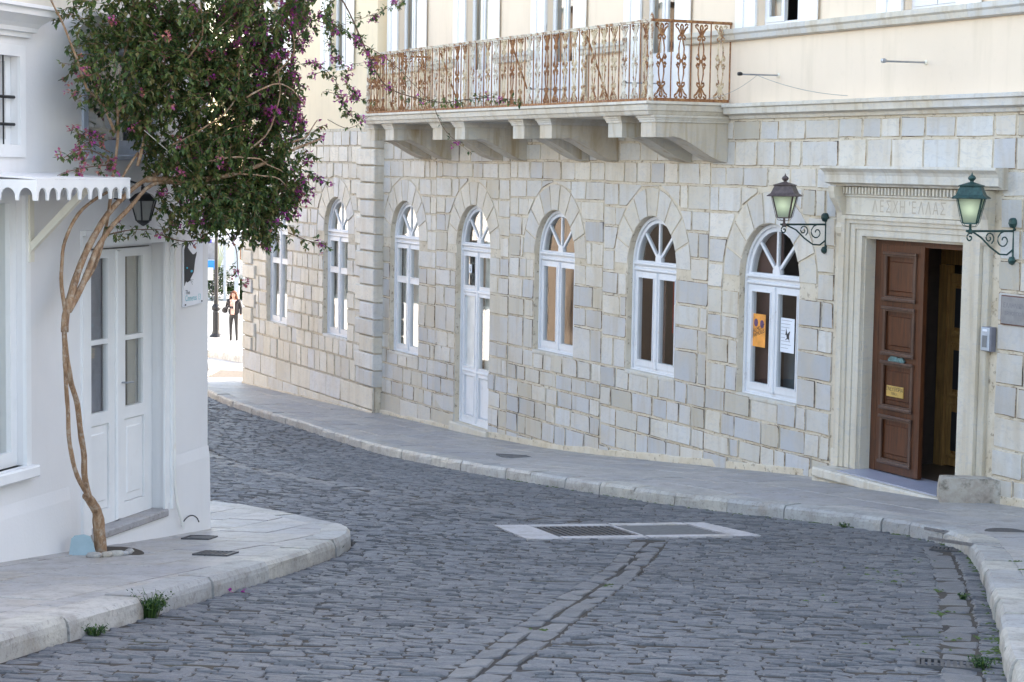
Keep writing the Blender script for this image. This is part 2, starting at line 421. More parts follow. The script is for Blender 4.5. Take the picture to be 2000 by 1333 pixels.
# ================================================================ GROUND
def pip(x, y, P):
    c = False; j = len(P) - 1
    for i in range(len(P)):
        xi, yi = P[i]; xj, yj = P[j]
        if (yi > y) != (yj > y) and x < (xj - xi) * (y - yi) / (yj - yi) + xi: c = not c
        j = i
    return c
def clip_half(P, nx, ny, c):
    """keep nx*x+ny*y <= c"""
    out = []
    for i in range(len(P)):
        a, b = P[i], P[(i + 1) % len(P)]
        da = nx * a[0] + ny * a[1] - c; db = nx * b[0] + ny * b[1] - c
        if da <= 0: out.append(a)
        if (da < 0 < db) or (db < 0 < da):
            t_ = da / (da - db); out.append((a[0] + (b[0] - a[0]) * t_, a[1] + (b[1] - a[1]) * t_))
    return out
def area(P): return sum(P[i][0] * P[(i + 1) % len(P)][1] - P[(i + 1) % len(P)][0] * P[i][1] for i in range(len(P))) / 2
def clip_quad(P, Q):
    if area(Q) < 0: Q = Q[::-1]
    for i in range(len(Q)):
        a, b = Q[i], Q[(i + 1) % len(Q)]
        nx, ny = b[1] - a[1], a[0] - b[0]
        P = clip_half(P, nx, ny, nx * a[0] + ny * a[1])
        if len(P) < 3: return []
    # drop doubles
    o = []
    for p in P:
        if not o or math.hypot(p[0] - o[-1][0], p[1] - o[-1][1]) > 1e-4: o.append(p)
    if len(o) > 2 and math.hypot(o[0][0] - o[-1][0], o[0][1] - o[-1][1]) < 1e-4: o.pop()
    return o if len(o) > 2 and abs(area(o)) > .004 else []

KR = [(-7.9, 52.0), (-7.75, 48.5), (-7.35, 46.2), (-6.79, 44.36), (-6.13, 42.3), (-5.14, 39.7), (-3.85, 36.74), (-2.75, 33.9), (-1.79, 31.3), (-.95, 28.6), (-.31, 26.5), (.28, 25.05), (.77, 24.1), (1.23, 23.3), (1.66, 22.6), (2.43, 21.6), (3.06, 20.9), (3.49, 20.36), (3.95, 19.6), (4.16, 18.9), (4.2, 18.1), (3.97, 16.7), (3.53, 14.48), (3.09, 12.36), (2.75, 10.78), (2.53, 9.67), (2.2, 8.0), (1.9, 6.5)]
KL = [(-3.5, 7.4), (-3.02, 9.5), (-2.76, 10.67), (-2.61, 11.4), (-2.38, 12.35), (-2.14, 13.36), (-1.9, 14.45), (-1.71, 15.4), (-1.58, 16.2), (-1.47, 17.0), (-1.42, 17.7), (-1.45, 18.2), (-1.55, 18.55), (-1.72, 18.85), (-1.95, 19.2), (-2.3, 19.75), (-2.75, 20.35), (-3.3, 20.9), (-4.4, 21.5), (-7.0, 22.4), (-12.0, 24.0)]
ROAD = KL + [(-22, 27), (-22, 60), (-9.2, 60), (-7.9, 52)] + KR[1:] + [(1.9, 6.5)]

# ground to the horizon
g = MB(); ys = [-40, -20, -10, 0, 5] + [8 + i * 1.0 for i in range(60)] + [70, 80, 100, 150, 250, 400, 900]
xs = [-600, -200, -60, -20, 0, 20, 60, 200, 600]
vs = [(x, y, HR(y) - .06) for y in ys for x in xs]; n = len(xs)
g.add(vs, [(j * n + i, j * n + i + 1, (j + 1) * n + i + 1, (j + 1) * n + i) for j in range(len(ys) - 1) for i in range(n - 1)])
tag(g.build('ground', M['plaza']), kind='structure')

def cells(P, step, fn, mb):
    xs_ = [p[0] for p in P]; ys_ = [p[1] for p in P]
    y = min(ys_)
    while y < max(ys_):
        x = min(xs_)
        while x < max(xs_):
            q = clip_quad(P, [(x, y), (x + step, y), (x + step, y + step), (x, y + step)])
            if q:
                mb.add([(p[0], p[1], fn(p[1])) for p in q], [tuple(range(len(q)))])
            x += step
        y += step
road = empty('cobbled_road', (0.3, 16, HR(16)), kind='structure')
INV = Matrix.Translation((-.3, -16, -HR(16)))
def rel(p): return (p[0] - .3, p[1] - 16, p[2] - HR(16))
g = MB(); cells([p for p in ROAD if True], 1.0, lambda y: HR(y) - .007, g); g.v = [rel(p) for p in g.v]
g.build('road_bed', M['sett_joint'], road, fix=False)

# drain frame in the road
DR_C, DR_R = (1.15, 19.6), R_(15)
def dloc(u, v): return (DR_C[0] + u * math.cos(DR_R) - v * math.sin(DR_R), DR_C[1] + u * math.sin(DR_R) + v * math.cos(DR_R))
DRAIN = [dloc(-1.19, -.65), dloc(1.22, -.65), dloc(1.08, .65), dloc(-1.19, .65)]
TRK = [[(-.95, 6.5), (-.2, 10.25), (.21, 12.5), (.85, 15.6), (1.33, 18.75)], [(.62, 20.5), (-.35, 21.6), (-1.6, 23.4), (-2.87, 25.7), (-4.1, 29.0), (-5.3, 33.2), (-6.4, 38.0)]]
TRK_W = .17
TR2 = [(4.02, 18.6), (3.78, 17.1), (3.36, 14.9), (2.95, 12.9), (2.52, 10.9), (2.1, 8.6)]
def seg_d(x, y, L):
    best = 9
    for i in range(len(L) - 1):
        ax, ay = L[i]; bx, by = L[i + 1]; dx, dy = bx - ax, by - ay
        t_ = max(0, min(1, ((x - ax) * dx + (y - ay) * dy) / (dx * dx + dy * dy)))
        best = min(best, math.hypot(x - ax - t_ * dx, y - ay - t_ * dy))
    return best
def sett_unit():
    """one worn granite sett, unit size, top at z=0"""
    v = []; jt = lambda s_: random.uniform(-s_, s_)
    base = [(-.5, -.34), (-.44, -.5), (.44, -.5), (.5, -.34), (.5, .34), (.44, .5), (-.44, .5), (-.5, .34)]
    cj = [(jt(.025), jt(.07)) for _ in base]
    tilt = (jt(.008), jt(.008))
    for k, (sc_, z) in enumerate([(1.0, -.05), (.99, -.007), (.90, 0.0)]):
        for i, (x, y) in enumerate(base):
            X_ = (x + cj[i][0]) * sc_; Y_ = (y + cj[i][1]) * sc_
            v.append((X_, Y_, z + (tilt[0] * x * 2 + tilt[1] * y * 2 if k else 0) + (jt(.003) if k == 2 else 0)))
    v.append((jt(.2), jt(.2), .004))
    f = []
    for r in range(2):
        for i in range(8):
            j = (i + 1) % 8; f.append((r * 8 + i, r * 8 + j, r * 8 + 8 + j, r * 8 + 8 + i))
    f += [(16 + i, 16 + (i + 1) % 8, 24) for i in range(8)]
    return v, f
UN = [sett_unit() for _ in range(14)]
UM = []
for v, f in UN:
    b = MB(); b.add(v, f); UM.append(b.mesh('sett', M['sett'], smooth=False))
def frame_at(x, y, ang):
    sl = (HR(y + .3) - HR(y - .3)) / .6
    ex = Vector((math.cos(ang), math.sin(ang), math.sin(ang) * sl)).normalized()
    ey = Vector((-math.sin(ang), math.cos(ang), math.cos(ang) * sl)); ey = (ey - ex * ey.dot(ex)).normalized()
    return ex, ey, ex.cross(ey)
setts = []      # x, y, angle, len, depth, dz
TH = lambda s_: -R_(3) - R_(24) * max(0, min(1, (s_ - 17) / 15))
s_ = 7.0
while s_ < 52:
    th = TH(s_); pitch = random.uniform(.058, .095)
    if s_ > 30: pitch *= 1.4
    tt = math.tan(th); run = None; x = -8.5
    wig = random.uniform(0, 6)
    while x < 5.0:
        y = s_ + tt * x + .03 * math.sin(x * 1.1 + wig)
        ok = 6.6 < y < 51 and abs(x) < .275 * y + 1.2 and pip(x, y, ROAD) and not pip(x, y, DRAIN) and min(seg_d(x, y, TRK[0]), seg_d(x, y, TRK[1])) > TRK_W - .004 and seg_d(x, y, TR2) > .112
        if ok and run is None: run = x
        if (not ok or x + .03 >= 5.0) and run is not None:
            if x - run > .06:
                p = run
                while p < x - .04:
                    w = random.uniform(.09, .25) * (1.2 if s_ > 28 else 1)
                    if x - (p + w) < .12: w = x - p
                    cx = p + w / 2; cy = s_ + tt * cx + .03 * math.sin(cx * 1.1 + wig)
                    setts.append((cx, cy + random.uniform(-.008, .008), th + R_(random.uniform(-2, 2)), w - random.uniform(.003, .012), pitch - random.uniform(.002, .012), random.uniform(-.006, .005)))
                    p += w
            run = None
        x += .03
    s_ += pitch
def along(L, lens, off, w, dz=0):
    """stones laid end to end along a line"""
    pts = [Vector((a, b)) for a, b in L]; d = 0; tot = sum((pts[i + 1] - pts[i]).length for i in range(len(pts) - 1))
    def at(q):
        for i in range(len(pts) - 1):
            l_ = (pts[i + 1] - pts[i]).length
            if q <= l_ or i == len(pts) - 2: return pts[i] + (pts[i + 1] - pts[i]) * min(q / l_, 1), (pts[i + 1] - pts[i]).normalized()
            q -= l_
    while d < tot - .1:
        l_ = min(random.uniform(*lens), tot - d); c, t_ = at(d + l_ / 2); nrm = Vector((-t_.y, t_.x)); c = c + nrm * (off + random.uniform(-.006, .006))
        setts.append((c.x, c.y, math.atan2(t_.y, t_.x) + R_(random.uniform(-1, 1)), l_ - .014, w, dz + random.uniform(-.004, .004)))
        d += l_
for L in TRK:
    along(L, (.26, .5), -.084, .155, .0); along(L, (.26, .5), .084, .155, .0)
along(TR2, (.22, .45), .0, .22, -.002)
setts.sort(key=lambda q: q[1])
far = MB(); nn = 0
for (x, y, a, l_, w, dz) in setts:
    ex, ey, ez = frame_at(x, y, a); o = Vector((x, y, HR(y) + dz)); k = random.randrange(len(UN))
    infr = abs(x) < .262 * y and y > 8.7
    if infr and nn < 300 and l_ > .1:
        m4 = Matrix.Identity(4)
        for r in range(3):
            m4[r][0] = ex[r] * l_; m4[r][1] = ey[r] * w; m4[r][2] = ez[r]; m4[r][3] = rel(o)[r]
        ob = link('cobble', UM[k], road); ob.matrix_basis = m4; nn += 1
    else:
        v, f = UN[k]; far.add([rel(o + ex * (p[0] * l_) + ey * (p[1] * w) + ez * p[2]) for p in v], f)
tag(far.build('cobbles', M['sett'], road, fix=False), kind='stuff')

# drain in the road: marble frame, slatted grate and solid lid
dr = empty('road_drain', (DR_C[0], DR_C[1], HR(DR_C[1])), 0, 'long street drain framed in pale marble, half slatted grate and half solid plate', 'drain')
def dz_(x, y): return HR(y)
def dpart(name, quad, mat, z=.012, th=.06, uvs=True):
    b = MB(); q = [dloc(*p) for p in quad]
    b.prism([q], 0, 1, lambda x, k, y: (x - DR_C[0], y - DR_C[1], HR(y) - HR(DR_C[1]) + (z if k == 0 else z - th)))
    return b.build(name, mat, dr)
for q in [[(-1.18, -.64), (-.82, -.64), (-.84, .62), (-1.18, .63)], [(-.81, -.64), (.02, -.64), (.02, -.46), (-.81, -.46)], [(-.82, .45), (.0, .45), (.0, .62), (-.83, .62)],
          [(.05, -.64), (.90, -.63), (.90, -.46), (.05, -.46)], [(.03, .45), (.82, .45), (.82, .63), (.03, .62)], [(.92, -.63), (1.21, -.62), (1.07, .64), (.84, .63)]]:
    dpart('frame_slab', q, M['frame_marble'], random.uniform(.010, .014))
dpart('middle_strip', [(.01, -.45), (.045, -.45), (.025, .44), (-.005, .44)], M['frame_marble'], .011)
dpart('pit_floor', [(-.83, -.47), (.9, -.47), (.9, .46), (-.83, .46)], M['ink'], -.05, .02)
dpart('lid_plate', [(.055, -.45), (.88, -.45), (.81, .44), (.035, .44)], M['lid'], .004, .03)
fr = dpart('grate_rim', [(-.81, -.455), (-.79, -.455), (-.81, .44), (-.83, .44)], M['drain'], .008, .03)
for i in range(12):
    u = -.77 + i * .066
    dpart('slat', [(u, -.45), (u + .034, -.45), (u + .022, .44), (u - .012, .44)], M['drain'], .006, .035)

# kerbs
def kerb_objs(L, inward, parent, o0, rng=(.62, 1.0)):
    pts = [Vector((a, b)) for a, b in L]; tot = sum((pts[i + 1] - pts[i]).length for i in range(len(pts) - 1))
    def at(q):
        q = max(0, q)
        for i in range(len(pts) - 1):
            l_ = (pts[i + 1] - pts[i]).length
            if q <= l_ or i == len(pts) - 2: return pts[i] + (pts[i + 1] - pts[i]) * min(q / l_, 1), (pts[i + 1] - pts[i]).normalized()
            q -= l_
    def nrm(q):
        t_ = (at(min(q + .25, tot))[0] - at(max(q - .25, 0))[0]).normalized(); return Vector((-t_.y, t_.x)) * inward
    d = 0
    while d < tot - .2:
        l_ = random.uniform(*rng)
        if tot - d - l_ < .4: l_ = tot - d
        c0, t0 = at(d + l_ * .5)
        turn = (at(min(d + l_, tot))[1] - at(d)[1]).length
        if turn > .25: l_ = min(l_, .42)
        b = MB(); N = 3; rows = []
        W = .27 + random.uniform(-.01, .02); up = random.uniform(-.006, .008); out = random.uniform(-.008, .012)
        for k in range(N + 1):
            q = d + .006 + (l_ - .012) * k / N; p = at(q)[0]; n_ = nrm(q); j = lambda s_: random.uniform(-s_, s_)
            prof = [(out + j(.006) - .008, -KH - .1), (out + j(.006), -KH * .45), (out + .006 + j(.005), -.03), (out + .03, up + j(.003)), (W * .6, up + .002), (W, up - .001), (W, -.12)]
            rows.append([(p.x + n_.x * u, p.y + n_.y * u, HP(p.y) + z) for u, z in prof])
        m = len(rows[0]); vs = [(q[0] - o0[0], q[1] - o0[1], q[2] - o0[2]) for r in rows for q in r]
        fs = [(k * m + i, k * m + i + 1, (k + 1) * m + i + 1, (k + 1) * m + i) for k in range(N) for i in range(m - 1)] + [tuple(range(m)), tuple(N * m + i for i in reversed(range(m)))]
        b.add(vs, fs); b.build('kerb_stone', M['kerb'], parent)
        d += l_
def offset_line(L, w):
    out = []
    for i, p in enumerate(L):
        a = Vector(L[max(i - 1, 0)]); b = Vector(L[min(i + 1, len(L) - 1)]); t_ = (b - a).normalized()
        out.append((p[0] - t_.y * w, p[1] + t_.x * w))
    return out
def slabs(P, o0, parent, org, ang, len_r, rows, arange, drange, vis):
    ca, sa = math.cos(ang), math.sin(ang)
    f = lambda a, d: (org.x + a * ca - d * sa, org.y + a * sa + d * ca)
    b = MB(); cells(P, 1.0, lambda y: HP(y) - .014, b); b.v = [(q[0] - o0[0], q[1] - o0[1], q[2] - o0[2]) for q in b.v]
    b.build('slab_bed', M['joint'], parent, fix=False)
    d = drange[0]; cnt = 0
    while d < drange[1]:
        h = random.uniform(*rows); a = arange[0] + random.uniform(-.6, 0)
        while a < arange[1]:
            l_ = random.uniform(*len_r); gp = random.uniform(.003, .007)
            q = clip_quad(P, [f(a + gp, d + gp), f(a + l_ - gp, d + gp), f(a + l_ - gp, d + h - gp), f(a + gp, d + h - gp)])
            a += l_
            if not q: continue
            if area(q) < 0: q = q[::-1]
            cx = sum(p[0] for p in q) / len(q); cy = sum(p[1] for p in q) / len(q)
            if not vis(cx, cy): continue
            dz = random.uniform(-.003, .004); m = len(q); b = MB(); tx = random.uniform(-.003, .003)
            top = [(p[0] - o0[0], p[1] - o0[1], HP(p[1]) + dz + tx * (p[0] - cx) - o0[2]) for p in q]
            ins = [(lerp(p[0], cx, .02) - o0[0], lerp(p[1], cy, .02) - o0[1], HP(p[1]) + dz - .004 - o0[2]) for p in q]
            top = [(lerp(p[0], cx - o0[0], .012), lerp(p[1], cy - o0[1], .012), p[2]) for p in top]
            mid = [(p[0] - o0[0], p[1] - o0[1], HP(p[1]) + dz - .005 - o0[2]) for p in q]
            bot = [(p[0], p[1], p[2] - .03) for p in mid]
            b.add(top + mid + bot, [tuple(range(m))] + [(i, m + i, m + (i + 1) % m, (i + 1) % m) for i in range(m)] + [(m + i, 2 * m + i, 2 * m + (i + 1) % m, m + (i + 1) % m) for i in range(m)])
            b.build('paving_slab', M['slab'], parent); cnt += 1
        d += h
    return cnt
vis = lambda x, y: abs(x) < .262 * y + 1.0 and y > 8.2
o0 = (3.0, 21.5, HP(21.5))
pvr = empty('pavement', o0, kind='structure')
PR_ = offset_line(KR, .27) + [(3.5, 6.5), (9.0, 10.5), tuple(rp(26, -.02)[:2]), tuple(rp(0, -.02)[:2]), tuple(rp(0, -.17)[:2]), tuple(rp(-8.7, -.17)[:2]), tuple(rp(-8.8, 4)[:2])]
slabs(PR_, o0, pvr, RO, RB, (.7, 1.25), (.42, .62), (-10.5, 26), (-8.5, 4.2), vis)
kerb_objs(KR, 1, pvr, o0)
o0 = (-2.5, 16.0, HP(16))
pvl = empty('pavement', o0, kind='structure')
far_l = lp(0, 9)
PL_ = offset_line(KL, .27)[::-1]
PL_ = [(-11.9, 23.6)] + offset_line(KL, .27)[::-1][1:] + [tuple(lp(-9, .02)[:2]), tuple(lp(0.0, .02)[:2]), tuple(lp(.02, 9.5)[:2])]
slabs(PL_, o0, pvl, LO, LB, (.55, 1.0), (.36, .52), (-9, 4), (-3.2, 9.4), vis)
kerb_objs(KL, 1, pvl, o0, (.85, 1.25))
# far pavement where the person stands
fp = [(-30, 66), (-22.0, 63.0), (-14, 62.1), (-10.2, 61.6), (-8.9, 60.2), (-7.9, 58.3), (-4, 56.5), (8, 52.5), (30, 56), (30, 88), (-30, 88)]
b = MB(); b.prism([fp], 0, 1, lambda x, k, y: (x, y, HP(y) + .02 - (0 if k == 0 else .3))); tag(b.build('plaza', M['plaza']), kind='structure')

# small covers in the pavements
def cover(x, y, w, l_, ang, label, mat, bars=0, road_=False):
    H = HR if road_ else HP; z = H(y) + (.004 if not road_ else .006)
    sl = math.atan((H(y + .3) - H(y - .3)) / .6)
    e = empty('drain_cover', (x, y, z), 0, label, 'drain cover'); e.rotation_euler = (sl, 0, ang)
    b = MB(); b.prism([rect(-w / 2, -l_ / 2, w / 2, l_ / 2), rect(-w / 2 + .02, -l_ / 2 + .02, w / 2 - .02, l_ / 2 - .02)[::-1]], 0.008, -.02, lambda a, d, q: (a, q, d)); b.build('rim', mat, e)
    if bars:
        for i in range(bars):
            b = MB(); u = -w / 2 + .02 + (w - .04) * (i + .2) / bars; b.box((u, -l_ / 2 + .015, -.02), (u + (w - .04) / bars * .55, l_ / 2 - .015, .005)); b.build('bar', mat, e)
        b = MB(); b.box((-w / 2 + .01, -l_ / 2 + .01, -.03), (w / 2 - .01, l_ / 2 - .01, -.012)); b.build('pit', M['ink'], e)
    else:
        b = MB(); b.box((-w / 2 + .026, -l_ / 2 + .026, -.02), (w / 2 - .026, l_ / 2 - .026, .004)); b.build('plate', mat, e)
cover(-2.66, 16.95, .24, .34, R_(-5), 'dark plain cover in the left pavement nearest the white wall corner', M['drain'])
cover(-2.30, 15.47, .28, .34, R_(-8), 'round-patterned grey grate in the left pavement nearer the kerb', M['drain'], 7)
cover(4.06, 18.38, .26, .30, R_(-15), 'small reddish drain grate in the cobbles beside the right kerb bend', M['drain'], 6, True)
cover(2.5, 11.1, .36, .3, R_(-12), 'rusty channel grate sunk in the cobbles at bottom right', M['drain'], 9, True)
cover(.12, 29.2, .5, .5, R_(-65), 'flat dark cover in the pavement outside the white glazed door', M['lid'])
b = MB(); b.lathe([(.0, .006), (.17, .006), (.18, .004), (.2, .004), (.2, -.02)], n=20)
tag(b.build('manhole_cover', M['drain'], loc=(4.72, 18.74, HP(18.74) + .003)), 'round dark manhole cover in the right pavement', 'manhole cover')

# ================================================================ STONE BUILDING (local frame: a along the wall to the right, d into the building, z up)
BZ = 1.1
bld = empty('stone_building', (RO.x, RO.y, BZ), RB, 'long two-storey club building with ashlar marble ground floor and cream plaster above', 'building')
def bp(mb, name, mat, parent=None, smooth=False, fix=True):
    o = mb.build(name, mat, parent or bld, smooth, fix=fix)
    if not parent: o.location = (0, 0, -BZ)
    return o
WIN = [1.15, 4.42, 7.68, 10.93, 14.14]; HW = .74; ZS = 4.55; RING = 1.16
WW = [-2.31, -6.20]; WD = -.15          # pavilion at the left projects by 15 cm
SILL = {1.15: 2.38, 4.42: 1.40, 7.68: 2.98, 10.93: 2.98, 14.14: 2.98, -2.31: 2.42, -6.20: 2.38}
DA0, DA1, DZ0, DZ1 = 16.29, 18.26, 2.36, 5.21        # portal opening
UPW = [1.15, 4.42, 7.68, 10.93, 14.14, 17.40, 20.7, 24.0]; UPWW = [-2.31, -6.20]
BAL0, BAL1, BALD = 2.2, 13.03, 1.25
TOPZ = 13.0
def gnd(a): return HP(rp(a, 0).y)

# ground-floor wall with its openings
holes = [arch_poly(c, HW, SILL[c], ZS)[::-1] for c in WIN] + [rect(DA0, DZ0, DA1, DZ1)[::-1]]
b = MB(); b.prism([rect(0, -.5, 44, 6.68)] + holes, 0.0, .16); bp(b, 'wall', M['mortar'])
b = MB(); b.prism([rect(-8.62, -.5, -.001, 6.68)] + [arch_poly(c, HW, SILL[c], ZS)[::-1] for c in WW], WD, .16); bp(b, 'wall', M['mortar'])
# upper storey plaster
def upr(c, dr=False): return rect(c - .52, 6.90 if dr else 7.86, c + .52, 10.3)
DRS = (4.42, 7.68, 10.93)
b = MB(); b.prism([rect(0, 6.68, 44, TOPZ)] + [upr(c, c in DRS)[::-1] for c in UPW], .03, .35); bp(b, 'upper_wall', M['cream'])
b = MB(); b.prism([rect(-8.6, 6.68, -.001, TOPZ)] + [upr(c)[::-1] for c in UPWW], WD + .03, .35); bp(b, 'upper_wall', M['cream_wing'])
# other walls and roof
b = MB(); b.box((-8.6, .36, -1), (-8.3, 14, TOPZ)); bp(b, 'end_wall', M['cream'])
b = MB(); b.box((43.7, .36, -1), (44, 14, TOPZ)); bp(b, 'end_wall', M['cream'])
b = MB(); b.box((-8.6, 14.0, -1), (44, 14.3, TOPZ)); bp(b, 'rear_wall', M['cream'])
b = MB(); b.box((-8.75, WD - .1, TOPZ), (44.1, 14.4, TOPZ + .12)); bp(b, 'roof', M['cream'])
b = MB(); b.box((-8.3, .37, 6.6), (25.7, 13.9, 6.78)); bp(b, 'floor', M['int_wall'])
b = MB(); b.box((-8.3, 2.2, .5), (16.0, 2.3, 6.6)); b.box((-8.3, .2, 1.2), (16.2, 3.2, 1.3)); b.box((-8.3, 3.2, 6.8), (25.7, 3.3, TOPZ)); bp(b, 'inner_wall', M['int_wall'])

# ---- stones
stones = []            # (polygon (a,z), d_face, proud, mat)
def circ(c): return (c, ZS, RING + .012)
def add_stone(P, dface, proud, mat, scale):
    stones.append((P, dface, proud, mat, scale))
def layout(a0, a1, rows, excl, rings, dface, matf, wr, proudr=(.009, .02), gap=.014):
    for (zb, zt) in rows:
        ivs = [(a0, a1)]
        for (x0, z0, x1, z1) in excl:
            if zb < z1 - .08 and zt > z0 + .08:
                nv = []
                for (p, q) in ivs:
                    if x1 <= p or x0 >= q: nv.append((p, q)); continue
                    if x0 > p + .05: nv.append((p, x0))
                    if x1 < q - .05: nv.append((x1, q))
                ivs = nv
        for (p, q) in ivs:
            x = p
            while x < q - .02:
                w = random.uniform(*wr)
                if random.random() < .14: w *= .62
                if q - (x + w) < wr[0] * .6: w = q - x
                if w > wr[1] * 1.35: w = w / 2
                j = lambda: random.uniform(-.007, .007)
                P = [(x + gap + j(), zb + gap * .9 + j()), (x + w - gap + j(), zb + gap * .9 + j()), (x + w - gap + j(), zt - gap * .9 + j()), (x + gap + j(), zt - gap * .9 + j())]
                x += w
                # small corner losses
                for (c, zc, rr) in rings:
                    cx = sum(t_[0] for t_ in P) / len(P) if P else 0; cz = sum(t_[1] for t_ in P) / len(P) if P else 0
                    if not P: break
                    if min(math.hypot(max(P[0][0] - c, c - P[1][0], 0), max(P[0][1] - zc, zc - P[2][1], 0)), 9) > rr: continue
                    if cz < zc - .02:
                        if P[2][1] > zc - .01 and abs(cx - c) < rr:
                            P = clip_half(P, 0, 1, zc - .012)
                        continue
                    dx, dz = cx - c, cz - zc; l_ = math.hypot(dx, dz)
                    if l_ < rr * .8: P = []; break
                    nx, nz = -dx / l_, -dz / l_
                    P = clip_half(P, nx, nz, nx * c + nz * zc - rr)
                    if len(P) < 3 or abs(area(P)) < .012: P = []; break
                if P: add_stone(P, dface, random.uniform(*proudr), matf(P), 1)
            x = q
def mk_rows(z0, z1, hr):
    r = []; z = z1
    while z > z0 + .02:
        h = random.uniform(*hr)
        if z - h < z0 + hr[0] * .6: h = z - z0
        r.append((z - h, z)); z -= h
    return r
random.seed(21)
ex = [(c - HW, SILL[c], c + HW, ZS) for c in WIN] + [(c - RING, ZS, c + RING, ZS + .001) for c in WIN] + [(DA0 - .60, 0, DA1 + .60, 6.02)]
rings = [circ(c) for c in WIN]
up_rows = [(6.37, 6.64), (6.05, 6.37), (5.76, 6.05)] + mk_rows(2.98, 5.76, (.31, .36))
lo_rows = mk_rows(.7, 2.98, (.25, .31))
mf_up = lambda P: M['stone'] if random.random() < lerp(.15, .85, min(1, max(0, (P[0][1] - 3.2) / 2))) else M['stone_low']
mf_lo = lambda P: M['stone_low'] if random.random() < .8 else M['stone']
# split the courses at the piers so that they do not run dead straight from bay to bay
edges = [0.0] + [(WIN[i] + WIN[i + 1]) / 2 + random.uniform(-.1, .1) for i in range(4)] + [15.68, 22, 44]
for i in range(len(edges) - 1):
    zz = [6.64, 6.37 + random.uniform(-.03, .03), 6.05 + random.uniform(-.03, .03), 5.76 + random.uniform(-.03, .03)]
    rws = [(zz[k + 1], zz[k]) for k in range(3)] + mk_rows(2.98, zz[3], (.30, .37))
    layout(edges[i], edges[i + 1], rws, ex, rings, 0, mf_up, (.36, .72))
    lo0 = 1.52 if i == 0 else .7
    e1 = 3.66 if i == 0 else edges[i + 1]
    if i == 0:
        layout(0.02, 3.66, mk_rows(1.52, 2.98, (.27, .32)), ex, [], 0, mf_lo, (.36, .62))
        layout(0.02, 3.66, mk_rows(.6, 1.52, (.44, .48)), ex, [], -.035, mf_up, (.75, 1.1), (.0, .006), .006)
        layout(3.66, edges[1], mk_rows(.7, 2.98, (.27, .32)), ex, [], 0, mf_lo, (.3, .5))
    else:
        layout(edges[i], edges[i + 1], mk_rows(.7, 2.98, (.25, .33)), ex, [], 0, mf_lo, (.30, .70), (.008, .030))
# pavilion
exw = [(c - HW, SILL[c], c + HW, ZS) for c in WW] + [(-8.65, 1.60, -8.02, 7), (-.80, 1.60, 0.1, 7)]
mw = lambda P: M['stone_wing'] if random.random() < .85 else M['stone']
layout(-8.6, 0, mk_rows(1.60, 6.64, (.31, .35)), exw, [circ(c) for c in WW], WD, mw, (.36, .62), (.012, .028))
layout(-8.64, .03, mk_rows(.3, 1.60, (.43, .46)), [], [], WD - .05, mw, (.9, 1.4), (.0, .005), .005)
def stone_mesh(P, dface, proud, mat, name='stone', bev=.009):
    if area(P) < 0: P = P[::-1]
    if len(P) == 4 and area(P) < .5:
        Q = []
        for i in range(4):
            p, a_, b_ = P[i], P[i - 1], P[(i + 1) % 4]
            if random.random() < .2:       # worn or broken corner
                k1 = random.uniform(.010, .032); la = math.hypot(a_[0] - p[0], a_[1] - p[1]); lb = math.hypot(b_[0] - p[0], b_[1] - p[1]); k2 = k1 * random.uniform(.5, 1.5)
                Q += [(lerp(p[0], a_[0], k1 / la), lerp(p[1], a_[1], k1 / la)), (lerp(p[0], b_[0], k2 / lb), lerp(p[1], b_[1], k2 / lb))]
            else: Q.append(p)
            if random.random() < .7:
                lb = math.hypot(b_[0] - p[0], b_[1] - p[1]); t_ = random.uniform(.35, .65); j_ = random.uniform(-.006, .004)
                Q.append((lerp(p[0], b_[0], t_) + (b_[1] - p[1]) / lb * j_, lerp(p[1], b_[1], t_) - (b_[0] - p[0]) / lb * j_))
        P = Q
    m = len(P); cx = sum(p[0] for p in P) / m; cz = sum(p[1] for p in P) / m
    def inset(k):
        out = []
        for p in P:
            dx, dz = p[0] - cx, p[1] - cz
            out.append((p[0] - math.copysign(min(k, abs(dx) * .5), dx), p[1] - math.copysign(min(k, abs(dz) * .5), dz)))
        return out
    o = Vector((cx, dface, cz)); b = MB(); tl = random.uniform(-.004, .004); tv = random.uniform(-.004, .004)
    I = inset(bev)
    vs = [(p[0] - cx, -proud + tl * (1 if p[0] > cx else -1) + tv * (1 if p[1] > cz else -1), p[1] - cz) for p in I] + [(p[0] - cx, -proud + bev * .9, p[1] - cz) for p in P] + [(p[0] - cx, .03, p[1] - cz) for p in P]
    b.add(vs, [tuple(range(m))] + [(i, m + i, m + (i + 1) % m, (i + 1) % m) for i in range(m)] + [(m + i, 2 * m + i, 2 * m + (i + 1) % m, m + (i + 1) % m) for i in range(m)])
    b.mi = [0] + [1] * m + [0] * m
    return b, o
# what shows largest: nearest and biggest
def scr(s_):
    P = s_[0]; cx = sum(p[0] for p in P) / len(P); cz = sum(p[1] for p in P) / len(P); w = rp(cx, 0, cz)
    vis_ = abs(w.x) < .262 * w.y and cz > gnd(cx) - .05
    return (-abs(area(P)) / (w.y ** 2)) if vis_ else 1
stones.sort(key=scr)
restm = {}
for i, (P, df, pr, mt, _) in enumerate(stones):
    b, o = stone_mesh(P, df, pr, mt)
    if i < 300 and scr((P,)) < 0:
        ob = link('stone', b.mesh('stone', [mt, M['edge_low'] if mt == M['stone_low'] else M['edge_shade_dirt']]), bld, (o.x, o.y, o.z - BZ))
    else:
        mi = [M['stone'], M['stone_low'], M['stone_wing']].index(mt)
        R0 = restm.setdefault(0, MB()); R0.add([(v[0] + o.x, v[1] + o.y, v[2] + o.z) for v in b.v], b.f, mi); R0.mi[-len(b.f):] = [(4 if mi == 1 else 3) if q_ else mi for q_ in b.mi]
